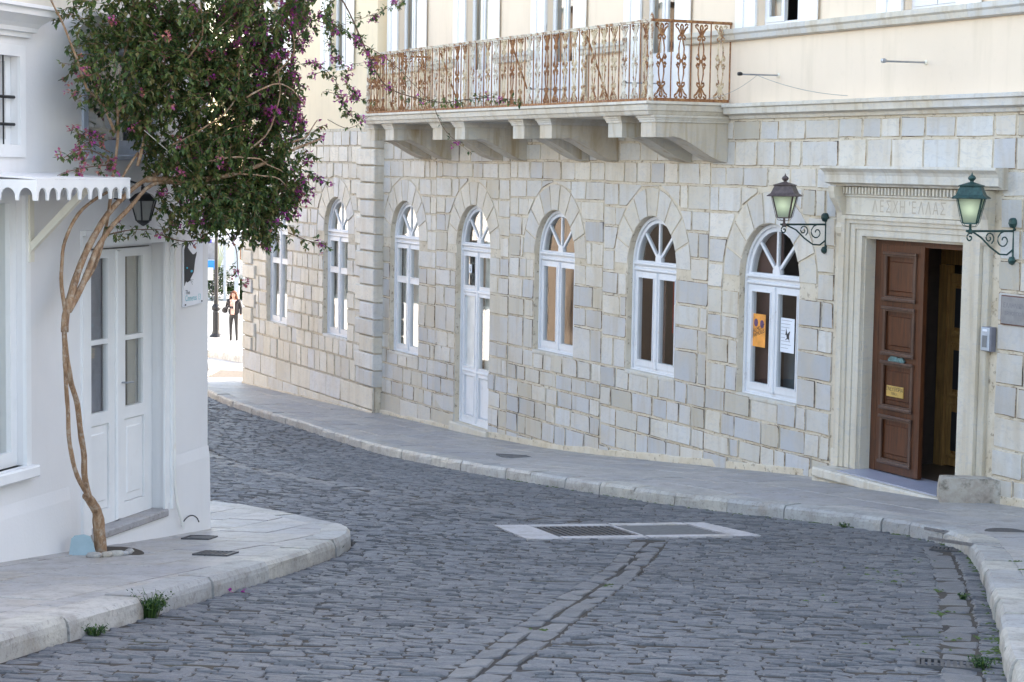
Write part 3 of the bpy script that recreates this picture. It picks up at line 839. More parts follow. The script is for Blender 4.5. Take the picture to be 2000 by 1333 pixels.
tag(bp(restm[0], 'stonework', [M['stone'], M['stone_low'], M['stone_wing'], M['edge_shade_dirt'], M['edge_low']], fix=False), kind='stuff')

# voussoirs round the arches
def voussoirs(c, dface, mat):
    n = 9
    for k in range(n):
        a0 = 180 * k / n; a1 = 180 * (k + 1) / n; g_ = .7
        ro = RING * random.uniform(.98, 1.0); ri = HW + .004
        P = [(c + ri * math.cos(R_(a0 + g_ * 1.4)), ZS + ri * math.sin(R_(a0 + g_ * 1.4))), (c + ro * math.cos(R_(a0 + g_)), ZS + ro * math.sin(R_(a0 + g_)))]
        P += [(c + ro * math.cos(R_((a0 + a1) / 2)), ZS + ro * math.sin(R_((a0 + a1) / 2)))]
        P += [(c + ro * math.cos(R_(a1 - g_)), ZS + ro * math.sin(R_(a1 - g_))), (c + ri * math.cos(R_(a1 - g_ * 1.4)), ZS + ri * math.sin(R_(a1 - g_ * 1.4))), (c + ri * math.cos(R_((a0 + a1) / 2)), ZS + ri * math.sin(R_((a0 + a1) / 2)))]
        m = 6; pr = random.uniform(.008, .016); b = MB()
        cx = sum(p[0] for p in P) / m; cz = sum(p[1] for p in P) / m
        I = [(lerp(p[0], cx, .02), lerp(p[1], cz, .02)) for p in P]
        vs = [(p[0] - cx, -pr, p[1] - cz) for p in I] + [(p[0] - cx, -pr + .006, p[1] - cz) for p in P] + [(p[0] - cx, .05, p[1] - cz) for p in P]
        b.add(vs, [tuple(range(m))] + [(i, m + i, m + (i + 1) % m, (i + 1) % m) for i in range(m)] + [(m + i, 2 * m + i, 2 * m + (i + 1) % m, m + (i + 1) % m) for i in range(m)])
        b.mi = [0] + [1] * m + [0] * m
        link('voussoir', b.mesh('voussoir', [mat, M['edge_shade_dirt']]), bld, (cx, dface, cz - BZ))
for c in WIN: voussoirs(c, 0, M['stone'])
for c in WW: voussoirs(c, WD, M['stone_wing'])
# corner quoins of the pavilion
def quoins(ax, side):
    z = 1.60; k = 0
    while z < 6.55:
        h = .334; w = 1.0 if k % 2 else .74
        zt = min(z + h, 6.66); b = MB()
        if side > 0:
            x0, x1 = ax - w, ax + .035
            b.bbox((x0, WD - .065, z + .012), (x1, 0.0, zt - .012), .022)
            # right-hand face of the block is chamfered by its own sliver
        else:
            x0, x1 = ax - .03, ax + w * .9
            b.bbox((x0, WD - .065, z + .012), (x1, WD + .05, zt - .012), .022)
        bp(b, 'quoin', M['stone_wing'] if side < 0 or k % 3 else M['stone']); z += h; k += 1
quoins(0, 1); quoins(-8.62, -1)
# strip of plaster where wall meets pavement
def foot(a0, a1, d, hgt=.10):
    b = MB(); N = int((a1 - a0) / .35) + 1
    for i in range(N):
        x0 = lerp(a0, a1, i / N); x1 = lerp(a0, a1, (i + 1) / N)
        h0 = hgt + .03 * noise.noise((x0 * 1.3, 0, 0)); h1 = hgt + .03 * noise.noise((x1 * 1.3, 0, 0))
        g0, g1 = gnd(x0), gnd(x1)
        b.add([(x0, d, g0 - .1), (x1, d, g1 - .1), (x1, d, g1 + h1 - .02), (x0, d, g0 + h0 - .02), (x1, d + .03, g1 + h1), (x0, d + .03, g0 + h0)], [(0, 1, 2, 3), (3, 2, 4, 5)])
    return bp(b, 'foot_render', M['mortar'], fix=False)
foot(0.03, 3.62, -.062, .07); foot(5.2, 15.55, -.032, .11); foot(18.9, 25, -.032, .1); foot(-8.64, .04, WD - .066, .05)

# mouldings: string course, sill course
def moulding(a0, a1, prof, name, mat, seg=1.6, d0=0.0):
    a = a0
    while a < a1 - .01:
        w = min(seg * random.uniform(.8, 1.15), a1 - a)
        if a1 - a - w < .4: w = a1 - a
        b = MB(); m = len(prof); vs = [(a + .002, d0 - p[0], p[1]) for p in prof] + [(a + w - .002, d0 - p[0], p[1]) for p in prof]
        b.add(vs, [(i, (i + 1) % m, m + (i + 1) % m, m + i) for i in range(m)] + [tuple(range(m)), tuple(m + i for i in reversed(range(m)))])
        bp(b, name, mat); a += w
STR = [(-.05, 6.86), (.16, 6.86), (.175, 6.85), (.175, 6.815), (.14, 6.80), (.135, 6.725), (.05, 6.70), (.04, 6.66), (.0, 6.655), (-.05, 6.655)]
moulding(BAL1 + .06, 26, STR, 'string_course', M['trim']); moulding(0.19, BAL0 - .06, STR, 'string_course', M['trim'])
moulding(-8.75, .16, STR, 'string_course', M['trim'], d0=-WD)
SILLC = [(-.04, 7.86), (.09, 7.86), (.095, 7.80), (.07, 7.775), (.06, 7.715), (.02, 7.70), (-.04, 7.70)]
p = 0.13
for c in DRS:
    moulding(p, c - .86, SILLC, 'sill_course', M['trim']); p = c + .86
moulding(p, 26, SILLC, 'sill_course', M['trim'])
moulding(-8.7, .1, SILLC, 'sill_course', M['trim'], d0=-WD)
b = MB(); b.box((-.62, WD - .02, 6.87), (.035, .029, 7.695)); b.box((-.62, WD - .02, 7.865), (.035, .029, TOPZ)); bp(b, 'corner_pilaster', M['cream_wing'])
b = MB(); b.box((-8.64, WD - .02, 6.87), (-8.0, .029, 7.695)); b.box((-8.64, WD - .02, 7.865), (-8.0, .029, TOPZ)); bp(b, 'corner_pilaster', M['cream_wing'])
CORN = [(-.05, 12.99), (.45, 12.99), (.45, 12.8), (.3, 12.7), (.2, 12.5), (.0, 12.45), (-.05, 12.45)]
moulding(.2, 44, CORN, 'cornice', M['trim'], 4); moulding(-8.8, .15, CORN, 'cornice', M['trim'], 4, d0=-WD)

def qpane(b, x0, x1, d, z0, z1): b.add([(x0, d, z0), (x1, d, z0), (x1, d, z1), (x0, d, z1)], [(0, 1, 2, 3)])
# ---- upper windows and balcony doors
def upper(c, dr, d0, open_leaf=None):
    zb = 6.90 if dr else 7.86
    b = MB(); b.prism([rect(c - .92, zb, c + .92, 10.62), rect(c - .52, zb - (-.0), c + .52, 10.3)[::-1]] if False else [[(c - .92, zb), (c - .52, zb), (c - .52, 10.3), (c + .52, 10.3), (c + .52, zb), (c + .92, zb), (c + .92, 10.62), (c - .92, 10.62)]], d0 - .035, d0 + .02)
    b.prism([[(c - .99, zb), (c - .80, zb), (c - .80, 10.5), (c + .80, 10.5), (c + .80, zb), (c + .99, zb), (c + .99, 10.7), (c - .99, 10.7)]], d0 - .055, d0 - .036)
    w = bp(b, 'window', M['shop_white'])
    b = MB(); b.prism([rect(c - .52, zb, c + .52, 10.3), rect(c - .45, zb + .06, c + .45, 10.22)[::-1]], d0 + .12, d0 + .17); bp(b, 'frame', M['white_wood'], w)
    for s_ in (-1, 1):
        if open_leaf == s_: continue
        x0, x1 = (c - .45, c - .01) if s_ < 0 else (c + .01, c + .45)
        b = MB(); lo = zb + (.75 if dr else .13)
        b.prism([rect(x0, zb + .06, x1, 10.22), rect(x0 + .07, lo, x1 - .07, 10.12)[::-1]], d0 + .10, d0 + .14); bp(b, 'casement', M['white_wood'], w)
        b = MB(); qpane(b, x0 + .06, x1 - .06, d0 + .12, lo - .01, 10.13); bp(b, 'pane', M['glass'], w, fix=False)
        b = MB(); k0, k1 = (x0 + .02, x0 + .28) if s_ < 0 else (x0 + .12, x1)
        N = 14; vs = []
        for i in range(N + 1):
            x = lerp(k0, k1, i / N); vs += [(x, d0 + .24 + .015 * math.sin(i * 1.9), zb + .05), (x, d0 + .24 + .015 * math.sin(i * 1.9), 10.25)]
        b.add(vs, [(2 * i, 2 * i + 2, 2 * i + 3, 2 * i + 1) for i in range(N)]); bp(b, 'curtain', M['curtain'] if (c < 9 and c > 6 and s_ > 0) or c > 9 else M['curtain'], w, fix=False)
for c in UPW: upper(c, c in DRS, .03, 1 if c == 14.14 else None)
for c in UPWW: upper(c, False, WD + .03)

# ---- ground-floor arched windows
def gwin(c, d0, kind, inner):
    z0 = SILL[c]; F0 = d0 + .11
    b = MB(); hw = HW - .005
    tz0, tz1 = 4.46, 4.62
    b.prism([arch_poly(c, hw, z0, ZS), rect(c - hw + .10, z0 + (.07 if kind != 'door' else .02), c + hw - .10, tz0)[::-1], ([(c - hw + .10, tz1), (c + hw - .10, tz1)] + [p for p in arc(c, ZS, hw - .10, 0, 180, 18) if p[1] > tz1])[::-1]], F0, F0 + .09)
    b.prism([arch_poly(c, hw, z0, ZS), arch_poly(c, hw - .045, z0 + .03, ZS)[::-1]], F0 - .03, F0 - .001)
    b.bbox((c - hw + .05, F0 - .045, 4.555), (c + hw - .05, F0 - .002, 4.60), .012); b.bbox((c - hw + .05, F0 - .03, 4.47), (c + hw - .05, F0 - .002, 4.51), .01)
    w = bp(b, 'door' if kind == 'door' else 'window', M['white_wood'])
    # fanlight bars and hub
    for ang in (48, 90, 132):
        b = MB(); ca, sa = math.cos(R_(ang)), math.sin(R_(ang)); r0, r1, t_ = .10, hw - .09, .021
        b.prism([[(c + ca * r0 - sa * -t_, tz1 + sa * r0 + ca * -t_), (c + ca * r1 - sa * -t_, tz1 - .07 + sa * r1 + ca * -t_), (c + ca * r1 - sa * t_, tz1 - .07 + sa * r1 + ca * t_), (c + ca * r0 - sa * t_, tz1 + sa * r0 + ca * t_)]], F0 + .01, F0 + .05)
        bp(b, 'glazing_bar', M['white_wood'], w)
    b = MB(); b.prism([[(c - .085, tz1 - .005), (c + .085, tz1 - .005)] + arc(c, tz1 + .03, .085, 0, 180, 8)], F0 - .005, F0 + .055); bp(b, 'hub', M['white_wood'], w)
    fp_ = [(c - hw + .08, tz1 - .01), (c + hw - .08, tz1 - .01)] + [p for p in arc(c, ZS, hw - .08, 0, 180, 18) if p[1] > tz1]
    b = MB(); b.add([(p[0], F0 + .03, p[1]) for p in fp_], [tuple(range(len(fp_)))]); bp(b, 'fanlight_pane', M['glass'], w, fix=False)
    xm = .035
    for s_ in (-1, 1):
        x0, x1 = (c - hw + .10, c - xm + .02) if s_ < 0 else (c + xm - .02, c + hw - .10)
        if kind == 'plain':
            pans = [(z0 + .17, tz0 - .09)]
        elif kind == 'tall':
            pans = [(z0 + .15, 3.72), (3.84, tz0 - .08)]
        else:
            pans = [(z0 + 1.02, 3.68), (3.86, tz0 - .08)]
        b = MB(); hl = [rect(x0 + .085, p[0], x1 - .085, p[1])[::-1] for p in pans]
        if kind == 'door': hl.append(rect(x0 + .09, z0 + .14, x1 - .09, z0 + .86)[::-1])
        b.prism([rect(x0 + .004, z0 + .075 if kind != 'door' else z0 + .03, x1 - .004, tz0 - .004)] + hl, F0 - .015, F0 + .045)
        for p in pans:       # bead round each pane
            b.prism([rect(x0 + .07, p[0] - .015, x1 - .07, p[1] + .015), rect(x0 + .086, p[0] + .001, x1 - .086, p[1] - .001)[::-1]], F0 - .028, F0 - .0155)
        cs = bp(b, 'casement' if kind != 'door' else 'leaf', M['white_wood'], w)
        for q, p in enumerate(pans):
            mt = M['glass']
            b = MB(); qpane(b, x0 + .08, x1 - .08, F0 + .008, p[0] - .01, p[1] + .01)
            if kind == 'door' and q == 0: mt = M['frost'] if s_ < 0 else M['glass']
            bp(b, 'pane', mt, w, fix=False)
        if kind == 'door':
            b = MB(); b.bbox((x0 + .092, F0 + .004, z0 + .142), (x1 - .092, F0 + .02, z0 + .858), .02)
            b.prism([rect(x0 + .075, z0 + .125, x1 - .075, z0 + .875), rect(x0 + .092, z0 + .141, x1 - .092, z0 + .859)[::-1]], F0 - .028, F0 - .0155); bp(b, 'panel', M['white_wood'], w)
            for rz0, rz1 in ((3.735, 3.79), (z0 + .92, z0 + .965)): b = MB(); b.bbox((x0 + .01, F0 - .035, rz0), (x1 - .01, F0 - .016, rz1), .012); bp(b, 'rail', M['white_wood'], w)
        if kind == 'plain' and c > 10:
            b = MB(); hx = x0 + .004 if s_ < 0 else x1 - .03
            for hz in (z0 + .35, z0 + 1.15): b.tube([(hx + (.0 if s_ < 0 else .03), F0 - .02, hz), (hx + (.0 if s_ < 0 else .03), F0 - .02, hz + .08)], .009, 6)
            bp(b, 'hinge', M['white_metal'], w)
    b = MB(); b.bbox((c - .032, F0 - .04, z0 + .06), (c + .032, F0 - .016, tz0 - .002), .012); bp(b, 'centre_post', M['white_wood'], w)
    if kind != 'door':
        b = MB(); b.bbox((c - hw - .01, d0 - .022, z0 - .055), (c + hw + .01, F0, z0 + .008), .012); bp(b, 'sill', M['trim'], w)
    # what hangs behind the glass
    for (u0, u1, v0, v1, dep, mt, wav) in inner:
        b = MB(); N = 16; vs = []
        for i in range(N + 1):
            x = lerp(c + u0, c + u1, i / N); dd = F0 + dep + wav * math.sin(i * 2.1)
            vs += [(x, dd, v0), (x, dd, v1)]
        b.add(vs, [(2 * i, 2 * i + 2, 2 * i + 3, 2 * i + 1) for i in range(N)]); bp(b, 'curtain', mt, w, fix=False)
    return w
CU, TC, BB, SB, RC = M['curtain'], M['tan_curtain'], M['brown_board'], M['slate_blind'], M['red_cloth']
gwin(14.14, 0, 'plain', [(-.68, -.02, 2.9, 5.3, .12, BB, 0), (.02, .70, 2.9, 3.75, .14, SB, .0)])
gwin(10.93, 0, 'plain', [(-.55, -.30, 2.9, 4.4, .30, BB, .01), (-.30, -.03, 3.55, 4.45, .42, RC, .01), (.30, .70, 2.9, 5.2, .25, BB, .012)])
gwin(7.68, 0, 'plain', [(-.72, -.35, 2.9, 5.3, .25, BB, .01), (.05, .72, 2.9, 4.5, .2, TC, .0), (-.3, .1, 4.4, 5.3, .25, TC, 0)])
gwin(4.42, 0, 'door', [(-.70, -.1, 3.6, 5.3, .3, TC, .01), (.02, .70, 1.4, 5.2, .12, CU, .012)])
gwin(1.15, 0, 'tall', [(-.70, .70, 2.3, 5.3, .14, CU, .012)])
gwin(-2.31, WD, 'tall', [(-.70, .70, 2.3, 5.3, .12, CU, .012)])
gwin(-6.20, WD, 'tall', [(-.70, .70, 2.3, 5.3, .12, CU, .012)])
b = MB(); b.bbox((3.62, -.10, 1.15), (5.26, .12, 1.395), .02); bp(b, 'doorstep', M['portal'])

# ---- portal
pt = []
def pbox(name, a, b_, mt=M['portal'], bv=.012):
    b = MB(); b.bbox(a, b_, bv); return bp(b, name, mt)
JW = .37
# moulded architrave: nested frames stepping back towards the opening
for k, (w0, w1, d) in enumerate([(.0, .12, -.045), (.12, .125, -.02), (.125, .22, -.06), (.22, .225, -.03), (.225, .30, -.08), (.30, JW, -.10)]):
    b = MB()
    out = [(DA0 - w1, DZ0), (DA0 - w0, DZ0), (DA0 - w0, DZ1 + w0 * .66), (DA1 + w0, DZ1 + w0 * .66), (DA1 + w0, DZ0), (DA1 + w1, DZ0), (DA1 + w1, DZ1 + w1 * .66), (DA0 - w1, DZ1 + w1 * .66)]
    b.prism([out], d, .01); bp(b, 'door_surround', M['portal'])
b = MB(); b.box((DA0 - .001, .0, DZ0), (DA0 + .03, .30, DZ1)); b.box((DA1 - .03, .0, DZ0), (DA1 + .001, .30, DZ1)); b.box((DA0, .0, DZ1 - .03), (DA1, .30, DZ1 + .001)); bp(b, 'door_reveal', M['portal'])
for s_ in (-1, 1):      # outer pilaster strips and scroll consoles
    x = DA0 - JW - .11 if s_ < 0 else DA1 + JW
    pbox('pilaster', (x, -.06, DZ0 - .02), (x + .11, .01, 5.24)); pbox('pilaster_base', (x - .015, -.075, DZ0 - .25), (x + .125, .01, DZ0 + .20))
    prof = [(0, 5.20), (-.07, 5.19), (-.10, 5.23), (-.11, 5.30), (-.09, 5.36), (-.10, 5.48), (-.15, 5.58), (-.21, 5.66), (-.23, 5.74), (-.23, 5.80), (0, 5.80)]
    b = MB(); m = len(prof); vs = [(x, d, z) for d, z in prof] + [(x + .12, d, z) for d, z in prof]
    b.add(vs, [(i, (i + 1) % m, m + (i + 1) % m, m + i) for i in range(m)] + [tuple(range(m)), tuple(m + i for i in reversed(range(m)))]); bp(b, 'console', M['portal'])
fz0 = DZ1 + JW * .66
pbox('frieze', (DA0 - .36, -.05, fz0 + .004), (DA1 + .36, .01, 5.80), bv=.006)
pbox('bead', (DA0 - .36, -.075, 5.68), (DA1 + .36, -.0515, 5.705), bv=.006)
for i in range(40):
    u = DA0 - .35 + i * (DA1 - DA0 + .70) / 40; b = MB(); b.box((u, -.105, 5.715), (u + .030, -.052, 5.795)); bp(b, 'dentil', M['portal'])
CR = [(-.0, 6.05), (.25, 6.05), (.255, 6.02), (.235, 6.00), (.21, 5.975), (.20, 5.95), (.195, 5.94), (.19, 5.85), (.17, 5.84), (.13, 5.83), (.12, 5.81), (.0, 5.81)]
b = MB(); x0, x1 = DA0 - .56, DA1 + .70; m = len(CR); vs = [(x0 - p[0] * .35, -p[0], p[1]) for p in CR] + [(x1 + p[0] * .35, -p[0], p[1]) for p in CR]
b.add(vs, [(i, (i + 1) % m, m + (i + 1) % m, m + i) for i in range(m)] + [tuple(range(m)), tuple(m + i for i in reversed(range(m)))]); bp(b, 'door_cornice', M['trim'])
LM = plain('carved_letter_shade', (.44, .38, .30), .8)
for i, ch in enumerate("\u039b\u0395\u03a3\u03a7\u0397'\u0395\u039b\u039b\u0391\u03a3"):
    b = MB(); u = 16.55 + i * .138 - (.05 if i > 5 else 0); put_text(b, ch, .20, lambda x, y: (u + x * .85, -.0515, 5.505 + y)); bp(b, 'carved_letter', LM, fix=False)
# threshold steps
pbox('doorstep', (DA0 - .42, -.40, DZ0 - .13), (DA1 + .42, .02, DZ0 - .01), M['trim'], .02)
pbox('doorstep', (DA0 - .48, -.36, 1.7), (DA1 + .45, .01, DZ0 - .135), M['portal'], .02)
b = MB(); b.box((DA0, -.30, DZ0 - .0095), (DA1, .32, DZ0 + .004)); bp(b, 'threshold_slab', plain('blue_grey_marble', (.36, .37, .45), .35, 0, .08, 3))
# door: closed left leaf with four panels, right leaf folded back into the hall
def leaf(x0, x1, d, z0, z1, mt, name='door_leaf', panels=4, side=1):
    b = MB(); w = x1 - x0; zs = [lerp(z0 + .06, z1 - .06, k / panels) for k in range(panels + 1)]
    hl = [rect(x0 + .13, zs[k] + .09, x1 - .17, zs[k + 1] - .07) for k in range(panels)]
    b.prism([rect(x0, z0, x1, z1)] + [h[::-1] for h in hl], d, d + .055); lf = bp(b, name, mt)
    for h in hl:
        (a0, b0), (a1, b1) = h[0], h[2]
        b = MB(); b.bbox((a0 + .001, d + .018, b0 + .001), (a1 - .001, d + .04, b1 - .001), .015)
        b.bbox((a0 + .05, d + .004, b0 + .06), (a1 - .05, d + .0175, b1 - .06), .02); bp(b, 'panel', mt, lf)
        b = MB(); b.prism([rect(a0 - .03, b0 - .03, a1 + .03, b1 + .03), rect(a0 + .012, b0 + .012, a1 - .012, b1 - .012)[::-1]], d - .02, d - .0005)
        b.bbox((a0 - .045, d - .045, b0 - .05), (a1 + .045, d - .021, b0 - .01), .012); b.bbox((a0 - .045, d - .045, b1 + .01), (a1 + .045, d - .021, b1 + .045), .012)
        bp(b, 'panel_moulding', M['door_edge'] if mt == M['door_wood'] else mt, lf)
    return lf
b = MB(); b.box((DA0 + .031, .14, DZ0 + .005), (DA0 + .14, .30, DZ1 - .03)); b.box((DA1 - .10, .14, DZ0 + .005), (DA1 - .031, .30, DZ1 - .03)); b.box((DA0 + .14, .14, DZ1 - .10), (DA1 - .10, .30, DZ1 - .03)); bp(b, 'door_frame', M['door_wood'])
lf = leaf(16.45, 17.32, .13, DZ0 + .02, 5.12, M['door_wood'])
b = MB()
for i in range(7):
    u = 16.70 + i * .052; b.lathe([(.0, 0), (.022, .004), (.018, .012), (.0, .014)], (0, 0, 0), 8)
b = MB(); P = [(16.68, 3.74), (16.74, 3.70), (16.82, 3.715), (16.88, 3.695), (16.97, 3.705), (17.02, 3.74), (16.97, 3.785), (16.88, 3.775), (16.82, 3.80), (16.74, 3.785)]
b.prism([P], .108, .129); b.bbox((16.75, .10, 3.725), (16.95, .1075, 3.765), .006); bp(b, 'letter_slot', M['copper'], lf)
b = MB(); b.bbox((16.66, .118, 3.30), (16.99, .134, 3.43), .004, 0); put_text(b, '\u0395\u039d\u0395\u03a5\u0398\u0395\u03a1\u0399\u0391', .062, lambda x, y: (16.825 + x, .1165, 3.372 + y), 1); put_text(b, '\u03a0\u03a1\u0391\u039e\u0399', .04, lambda x, y: (16.825 + x, .1165, 3.325 + y), 1)
bp(b, 'brass_plate', [M['gold'], M['ink']], lf, fix=False)
b = MB(); b.lathe([(.0, 0), (.014, 0), (.014, .01), (0, .012)], n=10)
# right leaf, swung into the hall against the side
b = MB(); b.box((18.17, .32, DZ0 + .02), (18.225, 1.16, 5.12)); bp(b, 'door_leaf', M['door_wood'])
# hall
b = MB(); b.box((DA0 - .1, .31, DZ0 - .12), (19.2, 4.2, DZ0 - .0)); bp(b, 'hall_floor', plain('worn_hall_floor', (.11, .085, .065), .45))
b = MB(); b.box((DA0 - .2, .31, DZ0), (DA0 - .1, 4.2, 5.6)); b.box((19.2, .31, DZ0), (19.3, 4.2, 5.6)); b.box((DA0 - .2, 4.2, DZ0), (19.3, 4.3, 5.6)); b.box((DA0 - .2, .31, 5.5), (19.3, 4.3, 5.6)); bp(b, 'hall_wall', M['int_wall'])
il = leaf(16.40, 17.27, 1.20, DZ0 + .02, 4.75, M['inner_wood'], 'inner_door', 3)
for k in range(3): b = MB(); b.box((16.60, 1.135, DZ0 + .22 + k * .76), (17.05, 1.15, DZ0 + .70 + k * .76)); bp(b, 'dark_pane', M['ink'], il)
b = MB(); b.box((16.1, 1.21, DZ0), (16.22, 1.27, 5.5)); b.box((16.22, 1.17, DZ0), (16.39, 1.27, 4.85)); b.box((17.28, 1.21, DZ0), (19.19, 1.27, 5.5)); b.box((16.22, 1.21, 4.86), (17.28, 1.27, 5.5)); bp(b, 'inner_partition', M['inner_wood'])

# ---- balcony slab, corbels
def sbox(name, a, b_, mt, bv=.015):
    b = MB(); b.bbox(a, b_, bv); return bp(b, name, mt)
def prof_ring(name, prof, mt):
    """moulding wrapped round the three free sides of the slab"""
    b = MB(); rows = []
    for (o_, z) in prof:
        rows.append([(BAL0 - o_, .03, z), (BAL0 - o_, -BALD - o_, z), (BAL1 + o_, -BALD - o_, z), (BAL1 + o_, .03, z)])
    vs = [q for r in rows for q in r]; m = 4
    b.add(vs, [(i * m + k, i * m + k + 1, (i + 1) * m + k + 1, (i + 1) * m + k) for i in range(len(rows) - 1) for k in range(3)] + [(0, 1, 2, 3), tuple((len(rows) - 1) * m + k for k in range(4))])
    return bp(b, name, mt)
prof_ring('balcony_slab', [(.06, 6.875), (.065, 6.84), (.03, 6.825), (.02, 6.755), (.0, 6.745), (-.02, 6.70), (-.03, 6.69)], M['trim'])
# square blocks behind the corbels fill the soffit
CW = .41
def corbel(cx):
    x0, x1 = cx - CW / 2, cx + CW / 2
    P = [(-1.13, 6.60), (-1.13, 6.40), (-.92, 6.40), (-.87, 6.415)] + [(-.87 + .85 * t_, 6.415 - .34 * (math.sin((t_ - .5) * math.pi * .9) / math.sin(.45 * math.pi) * .5 + .5)) for t_ in [.12, .25, .4, .55, .7, .85, 1]] + [(0.02, 6.60)]
    b = MB(); b.prism([P], 0, 1, lambda d, k, z: (x0 if k == 0 else x1, d, z))
    o = bp(b, 'corbel', M['corbel'])
    b = MB()
    for e, za, zb in ((.0, 6.595, 6.60), (.02, 6.60, 6.63), (.035, 6.63, 6.66), (.055, 6.66, 6.692)):
        b.box((x0 - e, -1.13 - e, za + .001), (x1 + e, .02, zb))
    bp(b, 'corbel_cap', M['trim'])
for c in (2.72, 5.90, 9.14, 12.32):
    corbel(c - .46); corbel(c + .50)
# ---- balcony railing
RZ0, RZ1 = 6.885, 7.93
def spiral(cx, cz, r, a0, turns, n=12, dirn=1):
    return [(cx + r * (1 - .75 * i / n) * math.cos(R_(a0 + dirn * 360 * turns * i / n)), cz + r * (1 - .75 * i / n) * math.sin(R_(a0 + dirn * 360 * turns * i / n))) for i in range(n + 1)]
def baluster_mb():
    b = MB(); H = RZ1 - RZ0 - .05; t = .0085; F_ = 1.35
    def c(pts, r=t): 
        for s_ in (-1, 1): b.tube([(s_ * p[0] * 1.12, 0, p[1]) for p in pts], r * F_, 4)
    # flared foot with volutes, mirrored at the head
    for sg, z0 in ((1, 0.0), (-1, H)):
        Z = lambda z: z0 + sg * z
        c([(.004, Z(.18)), (.02, Z(.13)), (.05, Z(.07)), (.078, Z(.045)), (.082, Z(.02)), (.062, Z(.006)), (.045, Z(.018)), (.052, Z(.035))], .010)
        c([(.0, Z(.01)), (.018, Z(.04)), (.012, Z(.09)), (.0, Z(.12))], .011)
        c([(.01, Z(.15)), (.035, Z(.165)), (.05, Z(.19)), (.045, Z(.215)), (.026, Z(.212)), (.028, Z(.195))], .010)
        c([(.006, Z(.12)), (.012, Z(.20)), (.026, Z(.26)), (.036, Z(.33)), (.034, Z(.40)), (.022, Z(.455)), (.006, H / 2)], .0075)
        c([(.034, Z(.40)), (.052, Z(.425)), (.060, Z(.45)), (.048, Z(.475)), (.030, Z(.468)), (.036, Z(.445))], .011)
    b.box((-.022, -.012, H / 2 - .022), (.022, .012, H / 2 + .022)); b.box((-.02, -.013, .14), (.02, .013, .17)); b.box((-.02, -.013, H - .17), (.02, .013, H - .14))
    return b
BAM = baluster_mb().mesh('baluster', M['rust_ochre'])
BAM2 = BAM.copy(); BAM2.materials[0] = M['rust_pale']
BAM3 = BAM.copy(); BAM3.materials[0] = M['rust_pale2']
b = MB(); b.tube([(0, 0, 0), (0, 0, RZ1 - RZ0 - .03)], .010, 5); RODM = b.mesh('rod', M['rust'])
b = MB(); e_ = .0
FD = -BALD + .06; XA, XB = BAL0 + .07, BAL1 - .06
b.box((XA, FD - .025, RZ1 - .012), (XB, FD + .025, RZ1 + .012)); b.box((XA, FD - .035, RZ1 + .0125), (XB, FD + .03, RZ1 + .024))
rail = bp(b, 'balcony_railing', M['rust_pale2'])
b = MB(); b.box((XB - .028, FD - .02, RZ1 - .005), (XB + .03, .02, RZ1 + .03)); bp(b, 'side_handrail', M['rust'], rail)
b = MB(); b.box((XA - .03, FD - .02, RZ1 - .005), (XA + .028, .02, RZ1 + .03)); bp(b, 'side_handrail', M['rust'], rail)
b = MB(); b.box((XA, FD - .03, RZ0 - .012), (XB, FD + .03, RZ0 + .03)); bp(b, 'bottom_rail', rusty('bottom_rail_rust', .60, .72, (.55, .45, .38)), rail)
b = MB(); b.box((XB - .03, FD + .031, RZ0 - .012), (XB + .03, .0, RZ0 + .035)); b.box((XA - .03, FD + .031, RZ0 - .012), (XA + .03, .0, RZ0 + .035)); bp(b, 'bottom_rail', M['rust'], rail)
def rsub(me, a, d, z, rot=0, nm='baluster'):
    o = link(nm, me, rail, (a, d, z), (0, 0, rot)); return o
for x in (XA, XB):
    b = MB(); b.lathe([(.045, -.02), (.045, .06), (.036, .08), (.040, .10), (.030, .12), (.034, .2), (.034, .30), (.040, .31), (.040, .33), (.028, .35), (.026, .45), (.034, .46), (.034, .50), (.024, .52), (.022, .9), (.030, .93), (.034, .96), (.030, 1.0), (.020, 1.03), (.026, 1.06), (.030, 1.09), (.022, 1.12), (.008, 1.15), (.0, 1.17)], (x, FD, RZ0), 12)
    bp(b, 'corner_post', M['rust_pale2'], rail, True)
nb = int((XB - XA) / .302); st = (XB - XA) / nb
random.seed(5)
for i in range(nb):
    u = XA + (i + .5) * st; z = RZ0 + .03
    t_ = i / nb; me = BAM2 if random.random() < .55 else (BAM3 if random.random() < lerp(.1, .8, t_) else BAM)
    rsub(me, u, FD, z)
    if i: rsub(RODM, XA + i * st, FD, z, 0, 'rod')
for xs_ in (XA, XB):
    for k in range(4):
        rsub(BAM if k < 3 or xs_ == XA else BAM2, xs_, FD + .155 + k * .302, RZ0 + .035, R_(90)); rsub(RODM, xs_, FD + .302 * (k + 1) - .0, RZ0 + .035, 0, 'rod')
b = MB()
for x in (5.6, 8.45, 11.0): b.tube([(x, FD + .03, RZ1 - .1), (x + .05, FD + .38, RZ0 + .02)], .014, 5)
bp(b, 'brace', M['rust_ochre'], rail)

